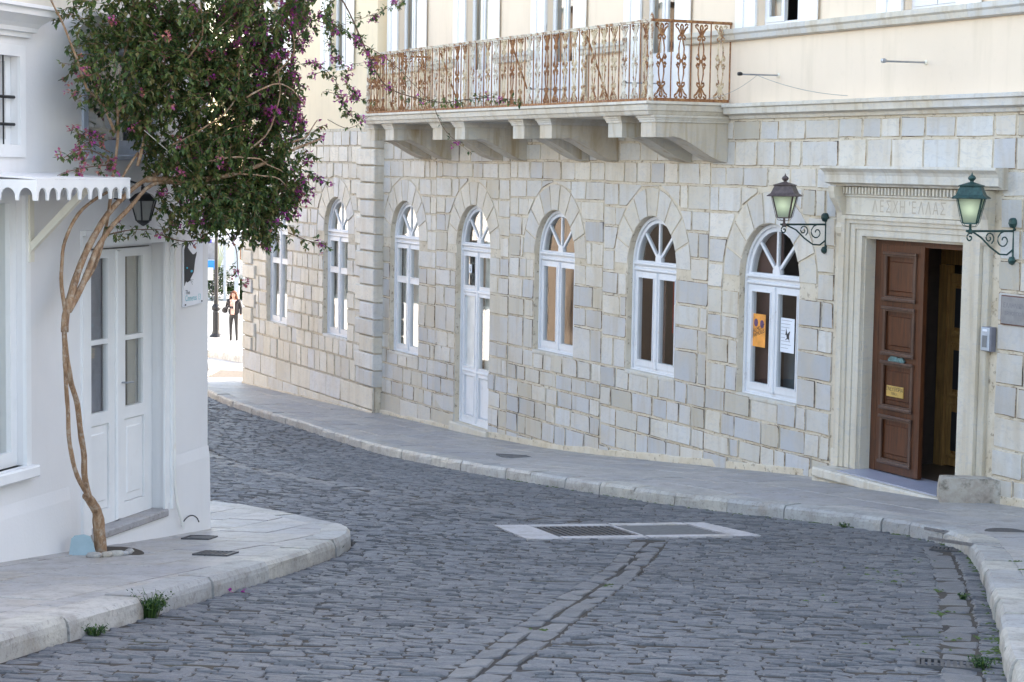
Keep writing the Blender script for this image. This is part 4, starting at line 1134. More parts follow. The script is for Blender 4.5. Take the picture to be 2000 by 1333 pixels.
# ================================================================ WHITE SHOP BUILDING (local frame like the other)
WZ = 2.6
wb = empty('white_shop', (LO.x, LO.y, WZ), LB, 'white limewashed corner shop with white double door and scalloped awning', 'building')
def wp(mb, name, mat, parent=None, smooth=False, fix=True):
    o = mb.build(name, mat, parent or wb, smooth, fix=fix)
    if not parent: o.location = (0, 0, -WZ)
    return o
def wbox(name, a, b_, mt, bv=.01, parent=None):
    b = MB(); b.bbox(a, b_, bv); return wp(b, name, mt, parent)
TOPW = 8.9
DL, DRr, DB, DT = -2.2, -.85, 2.98, 5.33
UW0, UW1 = -2.20, -1.10
b = MB(); b.prism([rect(-10, 1.5, 0, 7.13), rect(DL, DB, DRr, DT)[::-1], rect(-4.4, 3.69, -3.17, 5.72)[::-1], rect(-4.1, 6.09, -3.22, 6.74)[::-1], rect(UW0, 6.10, UW1, 6.86)[::-1]], 0, .22)
wp(b, 'wall', M['white_wall'])
b = MB(); b.box((-10, .03, 7.131), (-.0, .22, TOPW)); wp(b, 'upper_wall', M['cream_l'])
b = MB(); b.box((-.22, .221, 1.5), (0.0, 9.5, TOPW)); b.box((-10, 9.3, 1.5), (-.23, 9.5, TOPW)); b.box((-10, .23, 1.5), (-9.8, 9.29, TOPW)); wp(b, 'side_wall', M['white_wall'])
b = MB(); b.box((-10.1, -.05, TOPW), (.1, 9.6, TOPW + .15)); wp(b, 'roof', M['white_wall'])
b = MB(); b.box((-9.7, 1.6, 2), (-.3, 1.7, TOPW)); wp(b, 'inner_wall', plain('shop_inner_wall', (.12, .12, .13), .8))
# shallow plinth swelling at the foot of the wall
b = MB(); N = 24
for i in range(N):
    x0 = lerp(-10, 0.012, i / N); x1 = lerp(-10, 0.012, (i + 1) / N)
    h = lambda x: HP(lp(x, 0).y)
    if not (x1 > DL and x0 < DRr): b.add([(x0, -.03, h(x0) - .1), (x1, -.03, h(x1) - .1), (x1, -.016, 3.33 + .02 * noise.noise((x1 * 2, 1, 0))), (x0, -.016, 3.33 + .02 * noise.noise((x0 * 2, 1, 0))), (x1, -.002, 3.43), (x0, -.002, 3.43)], [(0, 1, 2, 3), (3, 2, 4, 5)])
    if x1 > DL and x0 < DRr:
        b.add([(x0, -.03, h(x0) - .1), (x1, -.03, h(x1) - .1), (x1, -.022, 2.955), (x0, -.022, 2.955), (x1, -.001, 2.97), (x0, -.001, 2.97)], [(0, 1, 2, 3), (3, 2, 4, 5)])
wp(b, 'plinth', M['white_wall'], fix=False)['kind'] = 'stuff'
wbox('door_sill', (DL + .01, -.05, 2.93), (DRr - .01, .2, 2.992), M['slab'], .01)
# door
SW = M['shop_white']
b = MB(); b.prism([rect(DL + .001, DB, DRr - .001, DT - .001), rect(-2.14, DB + .01, -.90, DT - .06)[::-1]], .12, .20)
b.prism([[(DL - .005, DB), (DL + .03, DB), (DL + .03, DT - .03), (DRr - .03, DT - .03), (DRr - .03, DB), (DRr + .10, DB), (DRr + .10, DT + .10), (DL - .10, DT + .10), (DL - .10, DB)]], -.022, .0)
b.prism([[(DRr + .06, DB), (DRr + .10, DB), (DRr + .10, DT + .10), (DL - .10, DT + .10), (DL - .10, DT + .06), (DRr + .06, DT + .06)]], -.045, -.023)
dw = wp(b, 'door', SW)
for s_, (x0, x1) in enumerate(((-2.135, -1.525), (-1.515, -.905))):
    g0, g1 = x0 + .145, x1 - .145
    b = MB(); b.prism([rect(x0, DB + .015, x1, DT - .07), rect(g0, 3.93, g1, 4.49)[::-1], rect(g0, 4.53, g1, 5.19)[::-1], rect(g0 - .02, 3.12, g1 + .02, 3.83)[::-1]], .10, .15)
    lf = wp(b, 'leaf', SW, dw)
    b = MB(); qpane(b, g0 - .01, g1 + .01, .12, 3.92, 4.50); wp(b, 'pane', M['glass'], dw, fix=False)
    b = MB(); qpane(b, g0 - .01, g1 + .01, .12, 4.52, 5.20); wp(b, 'pane', M['glass'], dw, fix=False)
    b = MB(); b.bbox((g0 - .018, .115, 3.122), (g1 + .018, .13, 3.828), .01); b.bbox((g0 + .03, .105, 3.18), (g1 - .03, .1145, 3.77), .02); wp(b, 'panel', SW, dw)
b = MB(); b.bbox((-1.555, .075, DB + .02), (-1.485, .0995, DT - .08), .012); wp(b, 'centre_strip', SW, dw)
b = MB(); b.tube([(-1.42, .10, 4.14), (-1.42, .06, 4.14), (-1.36, .055, 4.14), (-1.31, .058, 4.135)], .009, 6); b.lathe([(.0, 0), (.02, .0), (.02, .01), (.0, .01)], (-1.42, .09, 4.135), 10); wp(b, 'handle', M['steel'], dw)
b = MB(); N = 12; vs = []
for i in range(N + 1): x = lerp(-1.22, -.95, i / N); vs += [(x, .26 + .01 * math.sin(i * 2), 3.9), (x, .26 + .01 * math.sin(i * 2), 5.2)]
b.add(vs, [(2 * i, 2 * i + 2, 2 * i + 3, 2 * i + 1) for i in range(N)]); wp(b, 'curtain', M['tan_curtain'], dw, fix=False)
b = MB(); b.box((-2.0, .165, 3.88), (-1.56, .17, 5.25)); wp(b, 'blind', plain('lavender_blind', (.34, .35, .40), .6, 0, .25, 3), dw)
b = MB(); b.box((-1.21, .165, 3.88), (-1.0, .17, 5.25)); wp(b, 'blind', plain('grey_beige_blind', (.40, .37, .33), .7, 0, .1, 4), dw)
# shop window under the awning
b = MB(); b.prism([rect(-4.399, 3.691, -3.171, 5.719), rect(-4.28, 3.80, -3.26, 5.66)[::-1]], .05, .14); b.prism([rect(-4.5, 3.62, -3.10, 5.80), rect(-4.398, 3.692, -3.172, 5.718)[::-1]], -.03, .0); b.bbox((-4.55, -.09, 3.60), (-3.07, .05, 3.69), .012)
sw_ = wp(b, 'shop_window', SW)
b = MB(); qpane(b, -4.29, -3.25, .09, 3.79, 5.67); wp(b, 'pane', M['glass'], sw_, fix=False)
b = MB(); b.box((-4.29, .2, 3.75), (-3.20, .21, 5.7)); wp(b, 'blind', M['curtain'], sw_)
# awning with scalloped valances and a strut
A0, A1, AD, AZ0, AZ1 = -3.97, -2.60, -.58, 5.70, 5.845
def scallop(x0, x1, n):
    P = [(x0, AZ1), (x0, AZ0)]; w = (x1 - x0) / n; t_ = .013
    for i in range(n):
        a, c_ = x0 + i * w + (t_ if i else .02), x0 + (i + 1) * w - (t_ if i < n - 1 else .02)
        P += [(a, AZ0 + (0 if i == 0 else 0.0))] if True else []
        P += [((a + c_) / 2 - (c_ - a) / 2 * math.cos(R_(k * 22.5)), AZ0 + .004 + .085 * math.sin(R_(k * 22.5)) ** .75) for k in range(1, 8)]
        P += [(c_, AZ0)]
    P += [(x1, AZ0), (x1, AZ1)]
    return P[::-1]
b = MB(); b.prism([scallop(A0, A1, 9)], AD - .014, AD); aw = wp(b, 'awning', SW)
for x in (A0, A1):
    b = MB(); b.prism([scallop(AD, -.005, 4)], 0, 1, lambda u, k, z: (x + (.0 if k == 0 else .014), u, z)); wp(b, 'end_valance', SW, aw)
b = MB(); b.add([(A0, AD - .014, AZ1 + .001), (A1 + .014, AD - .014, AZ1 + .001), (A1 + .014, -.003, AZ1 + .03), (A0, -.003, AZ1 + .03), (A0, AD - .014, AZ1 + .012), (A1 + .014, AD - .014, AZ1 + .012), (A1 + .014, -.003, AZ1 + .042), (A0, -.003, AZ1 + .042)], [(0, 1, 2, 3), (7, 6, 5, 4), (0, 4, 5, 1), (1, 5, 6, 2), (2, 6, 7, 3), (3, 7, 4, 0)]); wp(b, 'top', SW, aw)
b = MB(); b.box((-3.13, -.045, 5.22), (-3.07, -.002, 5.72)); wp(b, 'wall_batten', M['strut'], aw)
b = MB(); b.add([(-3.125, -.045, 5.30), (-3.075, -.045, 5.30), (-3.075, -.045, 5.37), (-3.125, -.045, 5.37), (-3.125, -.50, 5.74), (-3.075, -.50, 5.74), (-3.075, -.50, 5.81), (-3.125, -.50, 5.81)], [(0, 1, 2, 3), (7, 6, 5, 4), (0, 4, 5, 1), (1, 5, 6, 2), (2, 6, 7, 3), (3, 7, 4, 0)]); wp(b, 'strut', M['strut'], aw)
# barred upper window and its hood
b = MB(); b.prism([rect(-4.099, 6.091, -3.221, 6.739), rect(-4.03, 6.13, -3.29, 6.70)[::-1]], .06, .16); b.prism([rect(-4.2, 6.0, -3.14, 6.82), rect(-4.098, 6.092, -3.222, 6.738)[::-1]], -.022, 0)
uw = wp(b, 'barred_window', SW)
b = MB()
for k in range(6): b.box((-4.02 + k * .122, .17, 6.1), (-3.912 + k * .122, .19, 6.73))
wp(b, 'shutter', plain('greyed_pink_wood', (.34, .29, .29), .8, 0, .2, 14), uw)
for z in (6.24, 6.44): b = MB(); b.tube([(-4.1, .03, z), (-3.21, .03, z)], .012, 6); wp(b, 'bar', M['black_metal'], uw)
for x in (-3.95, -3.80, -3.65, -3.5, -3.37): b = MB(); b.tube([(x, .03, 6.09), (x, .03, 6.74)], .007, 6); wp(b, 'bar', M['black_metal'], uw)
def hood(x0, x1, z0, z1, ov, name, mt):
    prof = [(-.0, z0), (-.03, z0), (-.035, z0 + .035), (-.06, z0 + .04), (-.065, z0 + .07), (-.09, z0 + .10), (-.15, z0 + .15), (-.17, z0 + .155), (-.175, z1 - .03), (-.2, z1 - .025), (-.2, z1), (.0, z1)]
    m = len(prof); b = MB(); vs = [(x0 + p[0] * ov, p[0], p[1]) for p in prof] + [(x1 - p[0] * ov, p[0], p[1]) for p in prof]
    b.add(vs, [(i, (i + 1) % m, m + (i + 1) % m, m + i) for i in range(m)] + [tuple(range(m)), tuple(m + i for i in reversed(range(m)))]); return wp(b, name, mt)
hood(-4.4, -3.10, 6.88, 7.11, 1, 'window_hood', SW); hood(-2.35, -.95, 6.90, 7.12, 1, 'window_hood', SW)
# dark upper window behind the bougainvillea
b = MB(); b.prism([rect(UW0 + .001, 6.101, UW1 - .001, 6.859), rect(UW0 + .06, 6.15, UW1 - .06, 6.82)[::-1]], .08, .16); b.prism([rect(UW0 - .07, 6.04, UW1 + .07, 6.895), rect(UW0 + .002, 6.102, UW1 - .002, 6.858)[::-1]], -.02, 0); b.bbox((UW0 - .09, -.07, 5.99), (UW1 + .09, .0, 6.035), .01)
w2 = wp(b, 'upper_window', plain('blue_grey_frame', (.42, .47, .56), .6))
b = MB(); qpane(b, UW0 + .05, UW1 - .05, .12, 6.14, 6.83); wp(b, 'pane', M['glass'], w2, fix=False)
b = MB(); b.box((UW0 + .02, .2, 6.11), (UW1 - .02, .21, 6.85)); wp(b, 'blind', M['dark_int'], w2)
# pipe down the wall
b = MB(); b.tube([(-.70, -.05, 5.33), (-.755, -.045, 5.20), (-.76, -.045, 4.2), (-.755, -.05, 3.2), (-.73, -.07, 2.98), (-.66, -.09, 2.79)], .014, 8)
pp = b.build('wall_pipe', M['pipe'], None); pp.location = (LO.x, LO.y, 0); pp.rotation_euler = (0, 0, LB)
tag(pp, 'thin white pipe running down the white wall between door and cat sign', 'pipe')
for z in (3.5, 4.3, 5.0):
    b = MB(); b.lathe([(.019, -.012), (.021, 0), (.019, .012)], (-.757, -.045, z), 8); b.box((-.775, -.045, z - .006), (-.74, .0, z + .006)); b.build('clip', M['pipe'], pp)
b = MB(); b.tube([(-.62 + .24 * k / 10, -.05 - .005 * k, 2.80 + .075 * math.sin(k / 10 * math.pi) ** .6) for k in range(11)], .006, 5)
cb = b.build('cable_stub', M['black_metal'], None); cb.location = (LO.x, LO.y, 0); cb.rotation_euler = (0, 0, LB); tag(cb, 'short black cable loop at the foot of the white wall under the cat sign', 'cable')
# cat sign
sg = empty('shop_sign', lp(-.33, -.004, 4.99), LB, 'white shop sign with a black cat with blue eyes near the wall corner', 'sign')
def so(a, z): return (a + .33, z - 4.99)
b = MB(); b.prism([[so(-.525, 4.715), so(-.14, 4.735), so(-.14, 5.29), so(-.525, 5.27)]], -.012, .0); b.build('board', plain('sign_board', (.78, .79, .84), .4, 0, .03), sg)
cat = [(130, 60), (200, 100), (175, 190), (240, 290), (300, 365), (345, 370), (410, 315), (395, 400), (370, 500), (345, 700), (330, 830), (290, 910), (240, 1000), (235, 1040), (165, 1080), (130, 1040), (90, 1160), (85, 240)]
def cp(x, y): px = 350 + x / 13.32; py = 470 + y / 13.32; return so(-.525 + (px - 355) * .0101, 5.262 - (py - 478) * .00455)
b = MB(); b.prism([[cp(x, y) for x, y in cat][::-1]], -.0155, -.0125); b.build('cat_print', M['ink'], sg)
for x, y, r in ((152, 705, 22), (270, 800, 30)):
    b = MB(); b.prism([[cp(x + r * math.cos(k), y + r * 1.1 * math.sin(k)) for k in [i * math.pi / 4 for i in range(8)]]], -.018, -.0157); b.build('eye_print', plain('eye_blue', (.02, .42, .62), .4), sg)
b = MB()
for k in range(3): b.tube([(*[cp(235 + 4 * k, 1000 + 10 * k)[0]], -.0135, cp(235, 1000 + 10 * k)[1]), (cp(330 - 14 * k, 0)[0], -.0135, cp(0, 1030 + 60 * k)[1])], .0012, 3)
tag(b.build('whisker_print', M['slate_blind'], sg), kind='stuff')
b = MB(); put_text(b, 'The', .055, lambda x, y: (-.05 + x - .06, -.0135, -.165 + y)); b.build('lettering', M['slate_blind'], sg, fix=False)['kind'] = 'stuff'
b = MB(); put_text(b, 'Cinnerus 13', .062, lambda x, y: (-.005 + x, -.0135, -.225 + y * 1.25)); b.build('lettering', M['teal'], sg, fix=False)['kind'] = 'stuff'
for a, z in ((-.49, 4.735), (-.165, 4.75)):
    b = MB(); q = so(a, z); b.box((q[0] - .006, -.02, q[1] - .006), (q[0] + .006, -.0125, q[1] + .006)); b.build('screw', M['ink'], sg)

# ================================================================ LANTERNS
def lantern(root_loc, rz, arm, mat, label, glassm, bracket=True, group=None):
    """local frame: wall at y=0, lantern out along -y, z=0 at arm level"""
    e = empty('wall_lantern', root_loc, rz, label, 'lantern', group)
    y = -arm
    if bracket:
        b = MB(); b.tube([(0, -.012, -.30), (0, -.012, .06)], .018, 6); b.lathe([(.0, -.05), (.035, -.04), (.055, -.0), (.05, .04), (.03, .06), (0, .065)], (0, -.03, .08), 10); b.lathe([(0, -.05), (.035, -.03), (.045, .0), (.03, .04), (0, .045)], (0, -.03, -.32), 10); b.build('wall_bracket', mat, e, False)
        b = MB(); b.tube([(0, -.01, .0), (0, y - .05, .0)], .013, 6); b.build('arm', mat, e)
        P = [(0, -.02, -.20), (0, -.10, -.255), (0, -.20, -.25), (0, -.33, -.17), (0, -.45, -.07), (0, y + .03, -.005)]
        b = MB(); b.tube(P, .010, 6)
        def sp(cy, cz, r, a0, tr, dr): return [(0, cy + r * (1 - .8 * i / 14) * math.cos(R_(a0 + dr * 360 * tr * i / 14)), cz + r * (1 - .8 * i / 14) * math.sin(R_(a0 + dr * 360 * tr * i / 14))) for i in range(15)]
        b.tube(sp(-.15, -.10, .095, 90, 1.25, 1), .008, 5); b.tube(sp(-.345, -.075, .07, -60, 1.3, 1), .008, 5); b.tube(sp(y + .0, -.07, .05, 60, 1.2, 1), .009, 5); b.build('scroll', mat, e)
    b = MB(); b.tube([(0, y, -.01), (0, y, .08)], .016, 6); b.lathe([(.03, 0), (.03, .02), (.016, .04)], (0, y, -.02), 8); b.build('stem', mat, e)
    q = R_(45) + math.atan2(root_loc[0], root_loc[1]) * 0
    body = [(.085, .08), (.175, .355)]      # half-diagonals (bottom, top)
    n = 4; rot = R_(0)
    pt_ = lambda r, z, k: (r * math.cos(rot + k * math.pi / 2), y + r * math.sin(rot + k * math.pi / 2), z)
    b = MB(); b.lathe([(.095, .075), (.095, .09), (.08, .09)], (0, y, 0), 4, rot); b.build('base', mat, e)
    for k in range(4):
        b = MB(); b.tube([pt_(.098, .085, k), pt_(.182, .36, k)], .0085, 4); b.build('corner_bar', mat, e)
        b = MB(); b.add([pt_(.088, .09, k), pt_(.088, .09, k + 1), pt_(.172, .355, k + 1), pt_(.172, .355, k)], [(0, 1, 2, 3)]); b.build('pane', glassm, e, fix=False)
        b = MB(); b.tube([pt_(.20, .36, k), pt_(.125, .10, k), pt_(.09, .055, k), pt_(.02, .045, k)], .0035, 4); b.build('guard_wire', mat, e)
    b = MB(); b.lathe([(.255, .345), (.265, .352), (.205, .385), (.165, .455), (.155, .475), (.17, .476), (.175, .487), (.10, .505), (.045, .52), (.0, .523)], (0, y, 0), 4, rot); b.build('roof', mat, e)
    b = MB(); b.lathe([(.022, .515), (.02, .535), (.038, .55), (.045, .565), (.035, .585), (.012, .60), (.004, .625), (.0, .63)], (0, y, 0), 10); b.build('finial', mat, e)
    b = MB(); b.lathe([(.0, .20), (.02, .21), (.032, .25), (.028, .29), (.0, .31)], (0, y, 0), 10); b.build('bulb', M['bulb'], e)
    return e
l1 = lantern(rp(15.46, 0, 5.32), RB, .63, M['brown_metal'], 'lantern with faded brown roof on a scrolled green bracket, left of the dark doorway', M['lamp_glass'], group='lanterns flanking the doorway')
for ch in l1.children:
    if ch.name.split('.')[0] in ('wall_bracket', 'arm', 'scroll'): ch.data.materials[0] = M['dark_green']
l2 = lantern(rp(19.10, 0, 5.37), RB, .60, M['green_metal'], 'lantern with verdigris green roof on a scrolled bracket, right of the dark doorway', M['lamp_glass'], group='lanterns flanking the doorway')
# black lantern on the white wall
e = empty('wall_lantern', lp(-1.78, 0, 5.60), LB, 'black iron lantern under the bougainvillea branches above the white door', 'lantern')
b = MB(); b.tube([(0, 0, .16), (0, -.16, .22), (0, -.28, .19)], .010, 6); b.lathe([(.0, 0), (.035, 0), (.035, .012), (0, .014)], (0, -.01, .15), 10); b.tube([(0, -.02, .08), (0, -.1, .06), (0, -.16, .12), (0, -.13, .18), (0, -.09, .15)], .007, 5); b.build('bracket', M['black_metal'], e)
pk = lambda r, z, k: (r * math.cos(k * math.pi / 3 + .3), -.28 + r * math.sin(k * math.pi / 3 + .3), z)
b = MB(); b.lathe([(.115, .065), (.12, .075), (.07, .12), (.02, .14), (.018, .18), (0, .185)], (0, -.28, 0), 6, .3); b.build('roof', M['black_metal'], e)
b = MB(); b.lathe([(.0, -.14), (.02, -.13), (.05, -.11), (.06, -.095), (.055, -.09)], (0, -.28, 0), 6, .3); b.build('base', M['black_metal'], e)
for k in range(6):
    b = MB(); b.tube([pk(.06, -.095, k), pk(.108, .068, k)], .006, 4); b.build('corner_bar', M['black_metal'], e)
    b = MB(); b.add([pk(.056, -.09, k), pk(.056, -.09, k + 1), pk(.103, .065, k + 1), pk(.103, .065, k)], [(0, 1, 2, 3)]); b.build('pane', plain('smoky_glass', (.22, .22, .21), .3) if k == 0 else e.children[-1].data.materials[0] if e.children[-1].name.startswith('pane') else bpy.data.materials['smoky_glass'], e, fix=False)

# ================================================================ THINGS ON THE STONE FACADE
def on_r(name, a, d, z, label, cat, group=None): return empty(name, rp(a, d, z), RB, label, cat, group)
e = on_r('wall_plaque', 19.32, -.03, 4.51, 'grey engraved metal plaque with brown rim at the right edge', 'plaque')
b = MB(); b.bbox((-.36, -.015, -.16), (.36, .015, .16), .004); b.build('rim', plain('brown_rim', (.14, .06, .04), .5), e)
b = MB(); b.bbox((-.345, -.022, -.148), (.345, -.0155, .148), .003); b.build('plate', M['steel'], e)
b = MB(); put_text(b, '\u0395\u039b\u039b\u0397\u039d\u0399\u039a\u0397 \u039b\u0395\u03a3\u03a7\u0397', .07, lambda x, y: (x, -.0235, .03 + y)); put_text(b, '\u0395\u03a1\u039c\u039f\u03a5\u03a0\u039f\u039b\u0397 \u03a3\u03a5\u03a1\u039f\u03a5', .055, lambda x, y: (x, -.0235, -.05 + y))
o = b.build('engraving', plain('engraving_grey', (.22, .23, .26), .5), e, fix=False); o['kind'] = 'stuff'
e = on_r('intercom', 18.77, -.03, 4.17, 'grey door intercom with keypad on the right door jamb', 'intercom')
b = MB(); b.bbox((-.085, -.055, -.135), (.085, .02, .135), .012); b.build('housing', plain('intercom_housing', (.16, .16, .19), .5), e)
b = MB(); b.bbox((-.078, -.062, -.128), (.066, -.0555, .128), .006); b.build('faceplate', plain('intercom_face', (.46, .50, .56), .4, .2), e)
b = MB(); b.box((-.045, -.068, -.09), (.03, -.0625, .04)); b.build('keypad', plain('keypad_grey', (.18, .19, .2), .5), e)
b = MB(); b.box((-.045, -.068, .085), (.03, -.0625, .11)); b.build('name_label', M['paper'], e)
# flag-pole stubs
POLES = [(7.82, 'second from the left, behind the balcony rail', 7.20), (11.02, 'behind the right part of the balcony rail', 7.20), (14.20, 'just right of the balcony, black-tipped with a wire', 7.21), (17.36, 'farthest right, above the dark doorway', 7.25)]
for i, (a, w, z) in enumerate(POLES):
    e = on_r('flagpole_stub', a, .03, z, 'short metal flagpole stub ' + w, 'flagpole', 'flagpole stubs on the cream wall')
    b = MB(); b.tube([(0, 0, 0), (0, -.60, -.005)], .011, 8); b.build('rod', M['steel'], e)
    b = MB(); b.lathe([(0, 0), (.03, 0), (.03, .01), (.016, .02), (0, .02)], n=8); b.v = [(x, -zz, y) for x, y, zz in b.v]; b.build('wall_flange', M['strut'], e)
    b = MB(); b.lathe([(0, .555), (.02, .56), (.027, .585), (.024, .615), (0, .62)], n=10); b.v = [(x, -zz, y) for x, y, zz in b.v]; b.build('end_socket', M['black_metal'] if i < 3 else M['steel'], e)
def catenary(p, q, sag, n=14): return [Vector(p).lerp(Vector(q), i / n) - Vector((0, 0, sag * 4 * (i / n) * (1 - i / n))) for i in range(n + 1)]
b = MB(); P0 = rp(14.20, -.30, 7.20); P1 = rp(16.0, -.12, 6.90); P2 = rp(12.95, -.3, 6.93)
b.tube(catenary(P0, P1, .05), .004, 4); b.tube(catenary(P0, P2, .06), .004, 4)
tag(b.build('loose_wire', plain('grey_wire', (.35, .34, .32), .6)), 'thin grey wire drooping from the black-tipped flagpole stub', 'wire')
# posters in the last window
F0 = .11
b = MB(); N = 1
e = on_r('poster', 13.735, F0 + .02, 3.85, 'orange film poster with tilted lettering inside the rightmost arched window', 'poster')
b = MB(); b.add([(-.165, 0, -.22), (.165, 0, -.22), (.165, 0, .22), (-.165, 0, .22)], [(0, 1, 2, 3)]); b.build('sheet', M['orange'], e, fix=False)
e.location = rp(13.735, F0 + .004, 3.85)
for dx in (-.07, .08):
    b = MB(); b.add([(dx + .05 * math.cos(k * .63), -.002, .10 + .055 * math.sin(k * .63) - .01 * (dx > 0)) for k in range(10)], [tuple(range(10))]); b.build('dark_print', plain('plum_print', (.12, .06, .14), .6) if dx < 0 else bpy.data.materials['plum_print'], e, fix=False)
for k, (s_, zz) in enumerate((('ALMOST', 0.0), ('FAMOUS', -.062))):
    b = MB(); put_text(b, s_, .082, lambda x, y: (x * .92, -.003, zz + y + x * .28)); b.build('lettering', M['ink'], e, fix=False)['kind'] = 'stuff'
e = on_r('poster', 14.44, F0 + .004, 3.84, 'pale white flyer with a small dark figure in the rightmost arched window', 'poster')
b = MB(); b.add([(-.165, 0, -.225), (.165, 0, -.225), (.165, 0, .225), (-.165, 0, .225)], [(0, 1, 2, 3)]); b.build('sheet', M['paper'], e, fix=False)
b = MB(); P = [(-.03, .10), (-.015, .06), (.0, .02), (.05, .055), (.07, .06), (.045, .0), (.055, -.09), (.035, -.05), (.0, -.045), (-.04, -.05), (-.04, -.065), (-.01, -.03), (-.025, .01), (-.05, .0), (-.04, .03)]
b.add([(x, -.002, y) for x, y in P], [tuple(t_) for t_ in tessellate_polygon([[Vector((x, y, 0)) for x, y in P]])]); b.build('dark_print', M['ink'], e, fix=False)
b = MB()
for k in range(9):
    z = .19 - k * .045
    if 2 < k < 6: b.box((-.15, -.002, z), (-.06, -.001, z + .006))
    else: b.box((-.15, -.002, z), (.02 + .1 * random.random(), -.001, z + .006))
b.build('text_lines', M['steel'], e)['kind'] = 'stuff'
e = on_r('number_plate', 4.10, F0 - .022, 4.16, 'small white tile with a black 6 in the white glazed door', 'number plate')
b = MB(); b.box((-.06, -.004, -.075), (.06, .004, .075)); b.build('tile', M['paper'], e)
b = MB(); put_text(b, '6', .13, lambda x, y: (x, -.005, -.045 + y)); b.build('digit', M['ink'], e, fix=False)
# stone block by the doorway
b = MB(); L_, D_, H_ = .66, .30, .27
random.seed(3)
nx, ny, nz = 7, 3, 3; idx = {}
def bv(i, j, k):
    if (i, j, k) not in idx:
        x, y, z = (i / nx - .5) * L_, (j / ny - .5) * D_, k / nz * H_
        rr = 1 - .10 * (abs(i / nx - .5) > .45) * (k == nz) - .05 * (j in (0, ny)) * (k == nz)
        p = Vector((x * (1 - .02 * (k == nz)), y * rr, z - .012 * (i in (0, nx) and k == nz))) + Vector([noise.noise((x * 6 + o_, y * 6, z * 6)) * .014 for o_ in (0, 9, 17)])
        idx[(i, j, k)] = len(b.v); b.v.append(tuple(p))
    return idx[(i, j, k)]
fs = []
for i in range(nx):
    for j in range(ny): fs.append((bv(i, j, nz), bv(i + 1, j, nz), bv(i + 1, j + 1, nz), bv(i, j + 1, nz)))
    for k in range(nz): fs.append((bv(i, 0, k), bv(i + 1, 0, k), bv(i + 1, 0, k + 1), bv(i, 0, k + 1))); fs.append((bv(i, ny, k), bv(i, ny, k + 1), bv(i + 1, ny, k + 1), bv(i + 1, ny, k)))
for j in range(ny):
    for k in range(nz): fs.append((bv(0, j, k), bv(0, j, k + 1), bv(0, j + 1, k + 1), bv(0, j + 1, k))); fs.append((bv(nx, j, k), bv(nx, j + 1, k), bv(nx, j + 1, k + 1), bv(nx, j, k + 1)))
b.f = fs; b.mi = [0] * len(fs)
t = NT('mossy_grey_stone'); c = t.ramp(t.noise(4, 6, .65), [(.3, (.24, .20, .17)), (.5, (.40, .36, .31)), (.7, (.46, .44, .40))]); c = t.mix(t.ramp(t.noise(5, 5, .7), [(.52, 0), (.66, .8)]), c, (.09, .085, .06)); t.bump(t.noise(18, 6, .7), .8, .02)
o = b.build('stone_block', t.fin(c, .9)); o.location = (5.08, 21.86, HP(21.8)); o.rotation_euler = (0, 0, R_(-7)); tag(o, 'rough weathered stone block on the pavement at the right door jamb', 'stone block')

# ================================================================ STREET LAMP, PERSON, SQUARE BEHIND
LX, LY = -9.76, 65.6; LZ = HP(LY) + .02
e = empty('street_lamp', (LX, LY, LZ), 0, 'dark iron lamp post with flared fluted base beside the standing woman', 'street lamp')
b = MB(); b.lathe([(.29, 0), (.29, .05), (.24, .07), (.20, .14), (.14, .20), (.12, .30), (.115, .9), (.10, .95), (.15, .99), (.16, 1.06), (.13, 1.12), (.085, 1.17), (.08, 1.3)], n=16); b.build('base', M['black_metal'], e)
b = MB(); b.lathe([(.07, 1.25), (.052, 4.1), (.08, 4.12), (.08, 4.17), (.03, 4.22)], n=12); b.build('post', M['black_metal'], e)
b = MB(); b.lathe([(.12, 4.22), (.20, 4.62), (.0, 4.63)], n=6); b.build('lamp_head', M['lamp_glass'], e)
b = MB(); b.lathe([(.26, 4.62), (.24, 4.66), (.10, 4.80), (.03, 4.85), (.02, 4.95), (0, 4.97)], n=6); b.build('roof', M['black_metal'], e)

def skin_body(name, verts, edges, mats, parent=None, sub=2, root=0):
    me = bpy.data.meshes.new(name); me.from_pydata([v[0] for v in verts], edges, [])
    o = link(name, me, parent)
    for m in (mats if isinstance(mats, list) else [mats]): me.materials.append(m)
    sk = o.modifiers.new('skin', 'SKIN'); sv = me.skin_vertices[0].data
    for i, v in enumerate(verts):
        r = v[1]; sv[i].radius = r if isinstance(r, tuple) else (r, r); sv[i].use_root = (i == root)
    sk.use_smooth_shade = True
    ss = o.modifiers.new('subdiv', 'SUBSURF'); ss.levels = sub; ss.render_levels = sub
    return o
def skin_join(parts, name, mat, parent):
    objs = [skin_body(name, v, e_, mat, None) for v, e_ in parts]
    dg = bpy.context.evaluated_depsgraph_get(); mb = MB()
    for o in objs:
        ev = o.evaluated_get(dg); me = ev.to_mesh(); mb.add([tuple(v.co) for v in me.vertices], [tuple(p.vertices) for p in me.polygons]); ev.to_mesh_clear()
    for o in objs: me = o.data; bpy.data.objects.remove(o); bpy.data.meshes.remove(me)
    return mb.build(name, mat, parent, True, fix=False)
PX, PY = -9.0, 64.3; PZ = HP(PY) + .02
pe = empty('person', (PX, PY, PZ), R_(-8), 'woman with long curly auburn hair in black jacket and trousers holding a camera', 'person')
